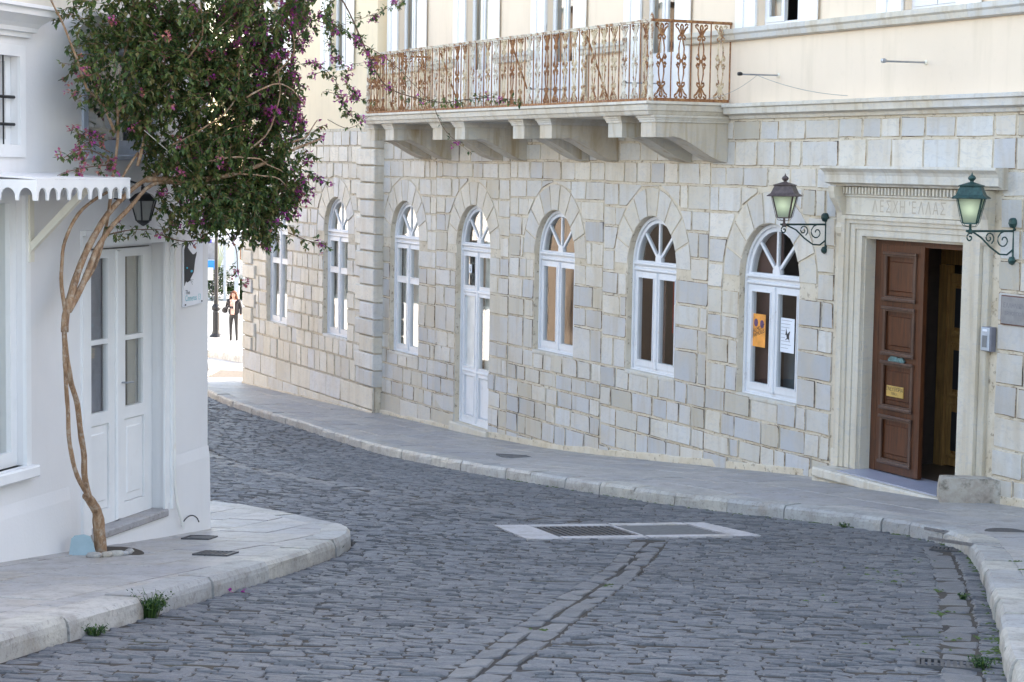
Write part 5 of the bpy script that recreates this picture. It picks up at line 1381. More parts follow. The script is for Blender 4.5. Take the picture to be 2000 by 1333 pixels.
# facing -y; body: one continuous figure, coloured by height (skin / pink-white top / black trousers)
t = NT('person_body'); sx = t.node('ShaderNodeSeparateXYZ'); tc = t.node('ShaderNodeTexCoord'); t.l.new(tc.outputs['Object'], sx.inputs[0])
zc = t.math('MULTIPLY', sx.outputs['Z'], .55)
c = t.ramp(zc, [(0, (.02, .02, .022)), (.93 * .55, (.72, .68, .66)), (1.38 * .55, (.52, .30, .22))], 'CONSTANT')
ab = t.math('ABSOLUTE', sx.outputs['X']); arm_ = t.math('GREATER_THAN', ab, .215)
c = t.mix(arm_, c, (.50, .29, .21)); MBODY = t.fin(c, .6)
B = []; E_ = []
def V(p, r): B.append((p, r)); return len(B) - 1
def chain(ids): 
    for a, c_ in zip(ids, ids[1:]): E_.append((a, c_))
pel = V((0, 0, .95), (.145, .10)); bel = V((0, 0, 1.08), (.12, .085)); che = V((0, -.01, 1.25), (.14, .095)); shl = V((0, 0, 1.38), (.11, .07)); nk = V((0, 0, 1.44), .045); hd0 = V((0, -.005, 1.50), (.062, .07)); hd1 = V((0, -.01, 1.565), (.076, .088)); hd2 = V((0, 0, 1.625), (.055, .065))
chain([pel, bel, che, shl, nk, hd0, hd1, hd2])
for s_ in (-1, 1):
    hip = V((s_ * .085, 0, .88), .088); kn = V((s_ * .095, -.01, .49), .056); cf = V((s_ * .098, .01, .35), .055); an = V((s_ * .10, .015, .09), .036); to = V((s_ * .11, -.13, .035), (.038, .028))
    chain([pel, hip, kn, cf, an, to])
    sh = V((s_ * .165, .0, 1.365), .052)
    if s_ > 0: el = V((.225, .02, 1.10), .040); wr = V((.22, -.02, .87), .026); pm = V((.215, -.03, .80), (.028, .016)); chain([shl, sh, el, wr, pm])
    else: el = V((-.225, .0, 1.12), .040); wr = V((-.07, -.20, 1.14), .026); pm = V((-.02, -.21, 1.16), (.028, .018)); chain([shl, sh, el, wr, pm])
    for k in range(5):
        px_, py_, pz_ = B[pm][0]; dx = (k - 2) * .014
        if s_ > 0: f1 = V((px_ + dx * .6, py_ - .004, pz_ - .045 + abs(k - 2) * .006), .008); f2 = V((px_ + dx * .7, py_ - .012, pz_ - .075 + abs(k - 2) * .010), .0065)
        else: f1 = V((px_ + .03, py_ - .005, pz_ + dx), .008); f2 = V((px_ + .05, py_ + .01, pz_ + dx), .0065)
        chain([pm, f1, f2])
body = skin_body('body', B, E_, MBODY, pe, 2, pel)
JB = []; JE = []
def JV(p, r): JB.append((p, r)); return len(JB) - 1
j0 = JV((0, .0, .88), (.205, .15)); j1 = JV((0, .0, 1.05), (.19, .14)); j2 = JV((0, .0, 1.25), (.20, .145)); j3 = JV((0, .0, 1.38), (.15, .11)); j4 = JV((0, .03, 1.425), (.07, .06))
JE += [(j0, j1), (j1, j2), (j2, j3), (j3, j4)]
a = JV((.18, .01, 1.36), .068); c_ = JV((.235, .03, 1.10), .058); d_ = JV((.228, -.0, .90), .048); JE += [(j3, a), (a, c_), (c_, d_)]
a = JV((-.18, .01, 1.36), .068); c_ = JV((-.24, .0, 1.13), .060); d_ = JV((-.12, -.16, 1.14), .046); JE += [(j3, a), (a, c_), (c_, d_)]
skin_body('jacket', JB, JE, plain('black_jacket', (.015, .014, .018), .7, 0, .2, 30), pe, 2, 0)
b = MB(); b.prism([[(-.05, .93), (.05, .93), (.065, 1.15), (.07, 1.38), (.0, 1.42), (-.07, 1.38), (-.06, 1.15)]], -.165, -.13); b.prism([[(.02, .98), (.075, 1.0), (.06, 1.22), (.05, 1.40), (-.01, 1.38), (.015, 1.2)]], -.18, -.166)
b.build('scarf', plain('pink_white_scarf', (.72, .44, .38), .8, 0, .35, 22), pe)
hb = MB(); random.seed(8)
for k in range(46):
    th = random.uniform(R_(-30), R_(210)); r0 = .07; x = math.cos(th) * r0; y = .02 + math.sin(th) * r0 * .9
    L_ = random.uniform(.26, .36); pts = []
    for i in range(9):
        q = i / 8; pts.append((x * (1 + 1.3 * q) + .012 * math.sin(q * 16 + k), y * (1 + .6 * q) + .012 * math.cos(q * 16 + k), 1.655 - .02 * abs(x) * 10 - L_ * q + .0))
    hb.tube(pts, [.018, .026, .028, .028, .026, .024, .022, .018, .008], 5)
hb.lathe([(.0, 1.70), (.045, 1.692), (.078, 1.655), (.088, 1.60), (.085, 1.55)], (0, .025, 0), 10)
hb.build('hair', plain('auburn_hair', (.14, .048, .02), .6, 0, .35, 60), pe, True, fix=False)
b = MB(); b.lathe([(0, 0), (.012, .005), (.012, .01), (0, .012)], n=8); b.v = [(x - .027, -.083, z + 1.575) for x, y, z in b.v]; b2 = MB()
for s_ in (-1, 1): b2.box((s_ * .028 - .010, -.092, 1.572), (s_ * .028 + .010, -.086, 1.580))
b2.box((-.018, -.088, 1.515), (.018, -.082, 1.521)); b2.build('face_features', M['ink'], pe)['kind'] = 'stuff'
b = MB(); b.bbox((-.07, -.27, 1.13), (.05, -.21, 1.205), .008); b.lathe([(.0, 0), (.032, 0), (.032, .05), (.0, .05)], n=10); 
b.v = b.v[:12] + [(x - .01, -.27 - z, y + 1.165) for x, y, z in b.v[12:]]; b.build('camera', M['black_metal'], pe)
for s_ in (-1, 1):
    skin_body('boot', [((s_ * .10, .015, .26), .052), ((s_ * .10, .018, .12), .046), ((s_ * .102, .0, .045), (.046, .040)), ((s_ * .112, -.15, .032), (.040, .028))], [(0, 1), (1, 2), (2, 3)], M['black_metal'], pe, 1, 0)
bg_ = skin_body('shoulder_bag', [((-.31, .05, .95), (.10, .06)), ((-.31, .05, 1.06), (.12, .075)), ((-.30, .05, 1.16), (.07, .05))], [(0, 1), (1, 2)], plain('black_bag', (.02, .018, .02), .6), None, 2, 0)
bg_.location = (PX, PY, PZ); bg_.rotation_euler = (0, 0, R_(-8)); tag(bg_, 'black shoulder bag hanging at the left side of the standing woman', 'bag')

# foliage helpers
def leaf_quad(mb, p, d, up, L_, W_, mi=0):
    """small folded leaf: tip, two sides, base"""
    d = d.normalized(); s_ = d.cross(up)
    if s_.length < .1: s_ = d.cross(Vector((1, .3, 0)))
    s_.normalize(); n_ = s_.cross(d)
    a = p; tip = p + d * L_ - n_ * (L_ * .12); m1 = p + d * (L_ * .45) + s_ * (W_ * .5) + n_ * (W_ * .14); m2 = p + d * (L_ * .45) - s_ * (W_ * .5) + n_ * (W_ * .14)
    mb.add([a, m1, tip, m2], [(0, 1, 2), (0, 2, 3)], mi)
def rv(): 
    while True:
        v = Vector((random.uniform(-1, 1), random.uniform(-1, 1), random.uniform(-1, 1)))
        if .05 < v.length < 1: return v
def bush(mb, c, r, n, L_, W_, gap=-.25, f=2.2, seed=0):
    k = 0; c = Vector(c); tries = 0
    while k < n and tries < n * 6:
        tries += 1; v = rv(); q = v.length
        if q < .35 and random.random() < .6: continue
        p = c + Vector((v.x * r[0], v.y * r[1], v.z * r[2]))
        if noise.noise(p * f + Vector((seed, 0, 0))) < gap: continue
        d = (v + rv() * .9).normalized()
        leaf_quad(mb, p, d, Vector((0, 0, 1)), L_ * random.uniform(.7, 1.3), W_ * random.uniform(.7, 1.2)); k += 1
def hedge(name, x, y, r, n, label, mat=None, L_=.10, z=None, cat='shrub', group=None, trunk=True):
    gz = HP(y) + .02 if z is None else z
    e = empty(name, (x, y, gz), 0, label, cat, group); b = MB()
    bush(b, (0, 0, r[2] * .95), r, n, L_, L_ * .6, -.3, 1.6, x); b.build('foliage', mat or M['hedge'], e, fix=False)['kind'] = 'stuff'
    b = MB()
    for k in range(4): b.tube([(0, 0, 0), (random.uniform(-.3, .3) * r[0], random.uniform(-.3, .3) * r[1], r[2] * .6), (random.uniform(-.7, .7) * r[0], random.uniform(-.5, .5) * r[1], r[2] * 1.3)], [.04, .025, .01], 5)
    b.build('stem', M['twig'], e)['kind'] = 'stuff'
    return e
random.seed(12)
hedge('shrub', -12.7, 85.5, (.6, .5, .78), 2600, 'dense green shrub below the white notice behind the lamp post')
hedge('shrub', -11.85, 85.8, (.6, .5, .40), 2000, 'low rounded green shrub between the two cafe posts')
hedge('shrub', -10.95, 85.4, (.6, .5, .52), 2200, 'green shrub at the foot of the square, nearest the building corner')
hedge('shrub', -11.3, 88.5, (.9, .4, .45), 1800, 'yellow-green sunlit shrub behind the white parasol', M['lime_leaf'], .12, .9)
def tree(name, x, y, h, r, n, label, mat, tr=.14, cat='tree'):
    gz = HP(y); e = empty(name, (x, y, gz), 0, label, cat); b = MB()
    b.tube([(0, 0, 0), (.1, 0, h * .3), (-.05, .1, h * .55), (.05, 0, h * .8)], [tr, tr * .75, tr * .5, tr * .2], 8)
    for k in range(6):
        a = k * 1.05; b.tube([(0, 0, h * .45 + k * .2), (math.cos(a) * r[0] * .5, math.sin(a) * r[1] * .5, h * .65 + k * .15), (math.cos(a) * r[0] * .85, math.sin(a) * r[1] * .8, h * .8 + k * .1)], [tr * .4, tr * .25, .02], 5)
    b.build('trunk', M['twig'], e); b = MB()
    for k in range(9):
        v = rv(); bush(b, (v.x * r[0] * .6, v.y * r[1] * .6, h * .8 + v.z * r[2] * .6), (r[0] * .5, r[1] * .5, r[2] * .45), n // 9, .17, .10, -.2, 1.1, k)
    b.build('crown', mat, e, fix=False)['kind'] = 'stuff'
    return e
tree('plane_tree', -13.4, 97, 5.2, (2.3, 2.0, 1.8), 5200, 'yellow-green sunlit tree behind the top of the lamp post', M['lime_leaf'])
tree('plane_tree', -9.4, 104, 5.0, (1.9, 2, 1.6), 3200, 'paler tree farther back, beside the edge of the stone building', M['lime_leaf'])
# cafe shelter
CY = 84.6; cz = HP(CY) + .02
e = empty('cafe_shelter', (-11.5, CY, cz), 0, 'white cafe shelter on grey posts across the square', 'shelter')
b = MB(); b.box((-2.6, -.2, 2.42), (3.4, .2, 2.50)); b.box((-2.6, -.22, 2.52), (3.4, .2, 2.80)); b.build('fascia', M['white_metal'], e)
b = MB(); b.box((-2.7, -.2, 2.80), (3.4, 4.5, 2.88)); b.build('roof', M['white_metal'], e)
for x, w in ((-.72, .11), (-.21, .2), (1.9, .11), (-2.4, .11)):
    b = MB(); b.box((x - w / 2, -.08, 0), (x + w / 2, .08, 2.43)); b.build('post', plain('grey_post', (.42, .46, .49), .5) if 'grey_post' not in bpy.data.materials else bpy.data.materials['grey_post'], e)
for x, w in ((-.55, .11), (.6, .11)):
    b = MB(); b.box((x - w / 2, 4.2, 0), (x + w / 2, 4.3, 2.8)); b.build('post', bpy.data.materials['grey_post'], e)
b = MB(); b.box((-1.42, -.23, 2.46), (-1.25, -.221, 2.62)); b.build('blue_badge', plain('violet_blue', (.10, .08, .42), .5), e)
b = MB()
for k in range(5): b.tube([(-.98 + k * .11, .1, 2.42), (-1.02 + k * .06, .1, 1.95), (-1.08 + k * .03, .1, 1.45)], .018, 5)
b.build('tied_curtain', plain('lime_curtain', (.52, .55, .25), .8), e)
def bgbox(name, x0, x1, y, z0, z1, mat, label, cat, th=.05, leg=True):
    e = empty(name, ((x0 + x1) / 2, y, HP(y) + .02), 0, label, cat); g0 = HP(y) + .02; w = (x1 - x0) / 2
    b = MB(); b.box((-w, -th / 2, z0 - g0), (w, th / 2, z1 - g0)); b.build('panel', mat, e)
    if leg:
        for s_ in (-1, 1): b = MB(); b.box((s_ * w * .8 - .02, -.02, 0), (s_ * w * .8 + .02, .02, z0 - g0)); b.build('leg', M['black_metal'], e)
bgbox('notice_board', -12.98, -12.46, 84.2, 1.82, 2.52, plain('grey_panel', (.22, .22, .23), .6), 'grey board under the shelter roof, left of the lamp post', 'board')
bgbox('blue_sign', -12.98, -12.50, 84.0, 1.42, 1.80, plain('bright_blue', (.02, .22, .72), .5), 'bright blue sign under the grey board', 'sign')
bgbox('white_notice', -12.98, -12.60, 83.8, .98, 1.5, plain('notice_white', (.85, .82, .74), .6), 'blank white notice below the blue sign', 'notice')
b = MB(); P = [(-12.3, 86.5, 1.62), (-11.0, 86.3, .86), (-11.0, 87.6, .86), (-12.5, 87.6, 1.0), (-12.5, 86.1, 1.0)]
e = empty('cafe_parasol', (-11.9, 87, HP(87)), 0, 'low white canvas parasol behind the shelter posts', 'parasol')
b = MB(); b.lathe([(1.15, 1.02), (1.17, 1.10), (.6, 1.42), (.04, 1.68), (0, 1.70)], n=8, rot=.3); b.build('canopy', M['white_metal'], e)
b = MB(); b.tube([(0, 0, 0), (0, 0, 1.68)], .03, 6); b.build('pole', M['steel'], e)
# unclear person-like dark shapes, filled in with a made-up spiky potted plant
e = empty('dark_shape_standin', (-10.95, 86.4, HP(86.4) + .02), 0, 'unclear dark shapes behind the right cafe post, filled in with a made-up spiky plant', 'stand-in')
b = MB(); b.lathe([(.16, 0), (.24, .9), (.22, .92), (0, .9)], n=10); b.build('pot', M['slate_blind'], e)
b = MB()
for k in range(16):
    a = k * .4; d = Vector((math.cos(a), math.sin(a), 0)); pts = [Vector((0, 0, .9)), Vector((0, 0, 1.5)) + d * .15, Vector((0, 0, 1.9)) + d * .38, Vector((0, 0, 1.75)) + d * .62]
    b.tube(pts, [.03, .04, .03, .005], 4)
b.build('fronds', M['slate_blind'], e)['kind'] = 'stuff'
# far white buildings at the harbour side
def house(x, y, w, d, h, rz, label, mat, wins, gz=None):
    g0 = HP(max(y, 8)) if gz is None else gz
    e = empty('house', (x, y, g0), rz, label, 'house')
    hl = [rect(a, z, a + ww, z + hh)[::-1] for (a, z, ww, hh) in wins]
    b = MB(); b.prism([rect(0, -1, w, h)] + hl, 0, .3); b.box((0, .31, -1), (.3, d, h)); b.box((w - .3, .31, -1), (w, d, h)); b.box((0, d, -1), (w, d + .3, h)); b.build('wall', mat, e)
    b = MB(); b.box((-.2, -.25, h + .01), (w + .2, d + .5, h + .25)); b.build('roof', M['white_wall'], e)
    for (a, z, ww, hh) in wins:
        b = MB(); b.prism([rect(a + .001, z + .001, a + ww - .001, z + hh - .001), rect(a + .08, z + .08, a + ww / 2 - .03, z + hh - .08)[::-1], rect(a + ww / 2 + .03, z + .08, a + ww - .08, z + hh - .08)[::-1]], .1, .16); f = b.build('window', M['slate_blind'], e)
        b = MB(); b.box((a + .05, .18, z + .05), (a + ww - .05, .2, z + hh - .05)); b.build('pane', M['ink'], f)
    return e
wl_ = [(1.0 + 2.6 * i, z, 1.1, 1.9) for i in range(6) for z in (1.2, 4.6)]
house(-24, 112, 18, 6, 4.0, 0, 'long low white building beyond the square trees', M['white_wall'], [(1 + 2.5 * i, 1, 1.1, 1.6) for i in range(6)])
# unseen houses across the street, added for bounce light and window reflections
house(-16.0, 47.0, 17, 6, 7.5, R_(90), 'unseen white house across the side street, added for bounce light and reflections in the left panes', M['white_wall'], wl_)
house(-14.5, 28.0, 17, 6, 8.2, R_(90), 'unseen brown house across the lower street, added for reflections in the middle window panes', plaster('brown_render', (.24, .19, .15), (.16, .12, .09), .4), wl_)

# ================================================================ BOUGAINVILLEA (world frame, rooted at the foot of the white wall)
random.seed(31)
TB = lp(-2.53, -.30, 0); TB.z = HP(TB.y)
bt = empty('bougainvillea', TB, 0, 'old bougainvillea with twisted bare trunk and leafy purple-flecked crown over the white shop', 'tree')
def P3(a, z, d): return lp(a, d, z) - TB
def smooth_path(pts, n=4):
    out = []
    for i in range(len(pts) - 1):
        p0 = pts[max(i - 1, 0)]; p1 = pts[i]; p2 = pts[i + 1]; p3 = pts[min(i + 2, len(pts) - 1)]
        for k in range(n):
            t_ = k / n; out.append(.5 * ((2 * p1) + (p2 - p0) * t_ + (2 * p0 - 5 * p1 + 4 * p2 - p3) * t_ ** 2 + (3 * p1 - p0 - 3 * p2 + p3) * t_ ** 3))
    out.append(pts[-1]); return out
def branch(pts, r0, r1, name='branch', n=8, wob=.006, sm=4, mat=None, mid=None):
    P = smooth_path([Vector(p) for p in pts], sm); m = len(P); rs = []
    for i, p in enumerate(P):
        q = i / (m - 1); r = lerp(r0, r1, q) * (1 + .16 * noise.noise(p * 9) + .10 * noise.noise(p * 23)); rs.append(max(r, .001)); P[i] = p + Vector([noise.noise(p * 5 + Vector((o_, 0, 0))) * wob for o_ in (3, 11, 19)])
    b = MB(); b.tube(P, rs, n); return b.build(name, mat or M['bark'], bt, True, fix=False)
branch([P3(-2.53, 2.90, -.30), P3(-2.54, 3.0, -.30), P3(-2.56, 3.14, -.30), P3(-2.585, 3.26, -.30), P3(-2.66, 3.34, -.30), P3(-2.75, 3.42, -.29)], .052, .034, 'trunk', 12, .012)
branch([P3(-2.70, 3.37, -.30), P3(-2.745, 3.55, -.28), P3(-2.76, 3.73, -.28), P3(-2.82, 3.94, -.28), P3(-2.88, 4.14, -.29), P3(-2.98, 4.34, -.29), P3(-3.04, 4.54, -.29), P3(-3.06, 4.74, -.29), P3(-3.05, 4.86, -.29)], .024, .020, 'stem', 9)
branch([P3(-2.72, 3.38, -.31), P3(-2.92, 3.6, -.31), P3(-3.02, 3.84, -.31), P3(-3.05, 4.12, -.31), P3(-3.08, 4.35, -.31), P3(-3.10, 4.55, -.31), P3(-3.07, 4.83, -.30)], .018, .014, 'stem', 8)
branch([P3(-3.07, 4.70, -.30), P3(-3.06, 4.82, -.30), P3(-3.03, 4.95, -.31)], .030, .030, 'trunk', 9)
BR = {'A': [(-3.06, 4.83, -.30), (-3.11, 5.01, -.30), (-3.14, 5.2, -.31), (-3.12, 5.39, -.33), (-2.97, 5.58, -.36), (-2.77, 5.70, -.40), (-2.55, 5.80, -.45), (-2.3, 6.05, -.5)],
      'B': [(-3.05, 4.86, -.30), (-2.97, 5.04, -.32), (-2.88, 5.23, -.34), (-2.73, 5.45, -.38), (-2.57, 5.61, -.42), (-2.37, 5.74, -.46), (-2.16, 5.84, -.5), (-1.80, 5.98, -.6), (-1.35, 6.12, -.7), (-1.2, 6.3, -.75), (-1.3, 6.55, -.8)],
      'C': [(-3.03, 4.86, -.31), (-2.89, 5.05, -.35), (-2.78, 5.26, -.38), (-2.62, 5.45, -.42), (-2.40, 5.62, -.48), (-2.15, 5.80, -.55), (-1.75, 5.80, -.65), (-1.3, 5.72, -.75), (-.9, 5.65, -.9)],
      'D': [(-3.02, 4.88, -.30), (-2.86, 5.01, -.31), (-2.66, 5.22, -.33), (-2.54, 5.45, -.35), (-2.52, 5.69, -.38), (-2.50, 5.92, -.40), (-2.47, 6.16, -.42), (-2.52, 6.43, -.45), (-2.50, 6.7, -.48), (-2.41, 7.06, -.5), (-2.36, 7.5, -.55)],
      'E': [(-3.03, 4.86, -.33), (-2.92, 5.02, -.36), (-2.76, 5.18, -.38), (-2.64, 5.40, -.40), (-2.6, 5.62, -.42), (-2.58, 5.78, -.44)],
      'F': [(-2.52, 6.35, -.44), (-2.3, 6.5, -.5), (-2.05, 6.75, -.6), (-1.9, 7.1, -.7), (-1.6, 7.5, -.8)],
      'G': [(-2.16, 5.84, -.5), (-1.7, 5.85, -.8), (-1.2, 5.95, -1.0), (-.75, 6.1, -1.15), (-.4, 6.2, -1.25)],
      'H': [(-1.3, 6.1, -.7), (-1.0, 6.5, -.9), (-.95, 6.9, -1.0), (-.8, 7.3, -1.1)],
      'I': [(-2.3, 5.95, -.5), (-2.2, 6.3, -.55), (-2.05, 6.6, -.6), (-2.2, 6.95, -.6)]}
RR = {'A': (.016, .010), 'B': (.030, .010), 'C': (.026, .009), 'D': (.015, .009), 'E': (.009, .007), 'F': (.012, .006), 'G': (.026, .008), 'H': (.014, .006), 'I': (.014, .007)}
for k, l in BR.items(): branch([P3(a, z, d) for a, z, d in l], *RR[k])
branch([P3(a, z, -.40) for a, z in ((-2.9, 6.50), (-3.0, 6.62), (-3.08, 6.75), (-3.25, 6.96), (-3.43, 7.13), (-3.57, 7.33))], .010, .006)
branch([P3(-2.52, 6.2, -.42), P3(-2.7, 6.4, -.42), P3(-2.92, 6.52, -.40)], .012, .010)
for l in [[(-2.3, 6.1, -.75), (-2.0, 6.25, -.95), (-1.8, 6.5, -1.1), (-1.85, 6.8, -1.15)], [(-1.6, 5.95, -.9), (-1.35, 6.2, -1.15), (-1.3, 6.5, -1.25), (-1.45, 6.75, -1.3)], [(-1.7, 6.5, -1.15), (-1.45, 6.62, -1.25), (-1.15, 6.58, -1.3), (-.9, 6.45, -1.3)],
          [(-2.2, 6.7, -.8), (-2.1, 6.95, -.95), (-2.25, 7.2, -1.0)], [(-1.2, 6.7, -1.15), (-1.1, 6.9, -1.3), (-1.2, 7.15, -1.3)], [(-1.5, 5.9, -.95), (-1.2, 5.86, -1.15), (-.95, 5.76, -1.2)], [(-.95, 6.15, -1.2), (-.75, 6.22, -1.25), (-.6, 6.35, -1.3)], [(-1.9, 6.0, -.9), (-1.6, 6.02, -1.1), (-1.3, 5.98, -1.15), (-1.1, 5.9, -1.2)], [(-2.0, 5.86, -.6), (-1.7, 5.7, -.75), (-1.55, 5.6, -.85), (-1.3, 5.6, -.9)]]:
    branch([P3(a, z, d) for a, z, d in l], .009, .004, n=6, wob=.02)
# crown: masses in wall coordinates (a, d, z, ra, rd, rz, share, leaf size)
CR_ = [(-1.75, -.70, 6.50, .80, .50, .62, 3300), (-1.15, -.82, 6.36, .58, .46, .74, 2500), (-2.38, -.55, 6.75, .45, .35, .45, 1150), (-.95, -.90, 5.72, .34, .30, .32, 950), (-1.60, -.8, 5.76, .55, .4, .26, 1300),
       (-1.5, -.9, 7.25, 1.0, .6, .55, 3000), (-2.62, -.45, 6.95, .36, .28, .50, 800), (-.9, -.92, 6.80, .40, .34, .50, 1100), (-1.2, -.85, 5.58, .34, .26, .16, 480), (-.7, -.95, 6.04, .36, .30, .40, 850), (-.8, -1.0, 7.5, .8, .5, .4, 1000)]
lf = MB(); fl = MB(); tw = MB()
def spray(base, d, n, L_=.045, fp=.0, pale=0):
    """a twig with alternating leaves, bracts near its tip"""
    p = Vector(base); d = d.normalized(); pts = [p.copy()]
    for i in range(n):
        d = (d + rv() * .28 + Vector((0, 0, -.07))).normalized(); p = p + d * random.uniform(.018, .03); pts.append(p.copy())
        for s_ in (0, 1):
            ld = (d * .4 + rv() + Vector((0, 0, -.25))).normalized()
            leaf_quad(lf, p, ld, Vector((0, 0, 1)), L_ * random.uniform(.7, 1.25), L_ * random.uniform(.5, .72))
    if fp and random.random() < fp:
        for q in range(random.randint(3, 8)):
            c = p + rv() * .05
            for k in range(3):
                leaf_quad(fl, c, (rv() + Vector((0, 0, -.1))).normalized(), Vector((0, 0, 1)), random.uniform(.024, .036), random.uniform(.02, .03), pale if random.random() < .8 else 1 - pale)
    tw.tube(pts[::2] + [pts[-1]] if len(pts) > 3 else pts, .0022, 3, caps=False)
for (a, d, z, ra, rd, rz, n) in CR_:
    k = 0; t_ = 0
    while k < n // 6 and t_ < n * 4:
        t_ += 1; v = rv()
        if v.length < .25: continue
        p = P3(a + v.x * ra, z + v.z * rz, d + v.y * rd); aa_ = a + v.x * ra
        if noise.noise(p * 3.1) < (-.08 if aa_ > -1.5 else -.2): continue
        aa, zz = a + v.x * ra, z + v.z * rz
        if d + v.y * rd > -.06: continue
        fp = 1.3 if (aa > -1.25 and zz > 6.45) else (.9 if aa > -.85 else .12)
        pale = 0 if aa > -1.9 else 1
        out = (lp(aa + v.x * .3, d + v.y * .3, zz + v.z * .3) - TB - p)
        spray(p, out + rv() * .25, random.randint(5, 9), .053, fp * .55, pale); k += 1
# loose sprays hanging out to the left and below
for (pts, n, pale) in [([(-2.7, 6.62, -.4), (-2.95, 6.70, -.38), (-3.12, 6.68, -.36)], 9, 0), ([(-2.75, 6.45, -.4), (-2.9, 6.47, -.38), (-3.03, 6.42, -.36)], 9, 1), ([(-2.7, 6.2, -.38), (-2.85, 6.2, -.36), (-2.95, 6.15, -.36)], 7, 0),
                     ([(-2.55, 5.98, -.42), (-2.85, 6.06, -.40), (-3.1, 6.05, -.40), (-3.3, 5.98, -.40)], 14, 1), ([(-2.5, 5.95, -.42), (-2.8, 5.94, -.40), (-3.2, 5.90, -.40), (-3.35, 5.87, -.40)], 12, 1), ([(-2.6, 6.05, -.42), (-2.8, 6.12, -.38), (-2.98, 6.18, -.38)], 8, 1),
                     ([(-2.6, 5.42, -.40), (-2.3, 5.45, -.45), (-1.9, 5.44, -.5), (-1.5, 5.42, -.55)], 22, 0), ([(-1.9, 5.40, -.5), (-1.6, 5.34, -.55), (-1.2, 5.36, -.6), (-.8, 5.38, -.6)], 12, 1),
                     ([(-.9, 5.40, -.6), (-.6, 5.25, -.55), (-.45, 5.05, -.5), (-.38, 4.92, -.5)], 7, 1), ([(-.75, 5.4, -1.1), (-.5, 5.32, -1.2), (-.25, 5.3, -1.25)], 10, 0)]:
    P = smooth_path([P3(a, z, d) for a, z, d in pts], 4); b = MB(); b.tube(P, [lerp(.006, .002, i / (len(P) - 1)) for i in range(len(P))], 5); b.build('twig', M['twig'], bt, True, fix=False)
    for i in range(n):
        q = P[min(int((i + 1) / n * (len(P) - 1)), len(P) - 1)]; spray(q + rv() * .02, rv() + Vector((0, 0, -.1)), 3, .046, .35 if pale else .1, pale)
# long whips arching over towards the balcony
for (Y, l, r, dens) in [(19.0, [(-2.15, 7.9), (-1.78, 7.65), (-1.57, 7.25), (-1.44, 6.95), (-1.26, 6.74), (-.8, 6.63), (-.55, 6.66), (-.24, 6.69), (.06, 6.67)], .009, 6), (19.0, [(-2.39, 7.54), (-1.98, 7.40), (-1.57, 7.2), (-1.26, 7.01), (-.96, 6.72), (-.83, 6.60)], .006, 2),
                        (19.0, [(-.83, 6.61), (-.70, 6.33), (-.44, 6.11)], .004, 3), (19.0, [(-2.08, 6.84), (-1.77, 6.95), (-1.47, 7.01)], .004, 2), (19.0, [(-1.87, 6.42), (-1.67, 6.34), (-1.47, 6.47)], .004, 2), (19.0, [(-1.88, 7.30), (-1.47, 7.46), (-1.17, 7.61)], .003, 10),
                        (18.5, [(-1.9, 7.5), (-1.86, 7.2), (-1.75, 6.95), (-1.65, 6.7)], .003, 9), (18.5, [(-1.8, 7.35), (-1.6, 7.25), (-1.5, 7.1), (-1.45, 6.9)], .003, 8), (18.2, [(-2.0, 7.0), (-1.8, 6.8), (-1.7, 6.5), (-1.6, 6.45)], .003, 8), (18.2, [(-1.9, 6.7), (-1.65, 6.65), (-1.45, 6.62)], .003, 5)]:
    f = Y / 20.0; cz_ = CAMZ
    P = smooth_path([Vector((x * f, Y + .12 * i, cz_ + (z - cz_) * f)) - TB for i, (x, z) in enumerate(l)], 5); b = MB(); b.tube(P, [lerp(r, r * .35, i / (len(P) - 1)) for i in range(len(P))], 5); b.build('whip', M['twig'], bt, True, fix=False)
    for i, q in enumerate(P):
        for k in range(dens // 3 + (random.random() < (dens % 3) / 3)):
            if dens == 6 and i < len(P) * .45 and random.random() < .8: continue
            spray(q, rv() + Vector((0, 0, .1 if dens == 6 else -.1)), 1 + (dens > 5), .044, .12, 0)
lf.build('foliage', M['leaf'], bt, fix=False)['kind'] = 'stuff'
fl.build('blossom', [M['bract'], M['bract_pale']], bt, fix=False)['kind'] = 'stuff'
tw.build('twigs', M['twig'], bt, fix=False)['kind'] = 'stuff'
# cord tied through the branches
b = MB(); P = [lp(-2.42, -.62, 6.22), lp(-1.85, -.75, 5.90), lp(-1.75, -.78, 5.82), lp(-1.55, -.8, 5.80), lp(-1.25, -.85, 5.82)]
b.tube(smooth_path([Vector(p) for p in P], 4), .0035, 4); tag(b.build('cord', M['rope']), 'white cord strung through the lower bougainvillea branches', 'cord')
b = MB(); c = lp(-1.35, -.95, 5.66); b.tube([c + Vector((.04 * math.cos(k * .5 + 2.2), -.02, .035 * math.sin(k * .5 + 2.2) - k * .0005)) for k in range(11)] + [c + Vector((.06, 0, .05))], .0035, 4); tag(b.build('cord_loop', M['rope']), 'small white cord loop dangling under the bougainvillea', 'cord')

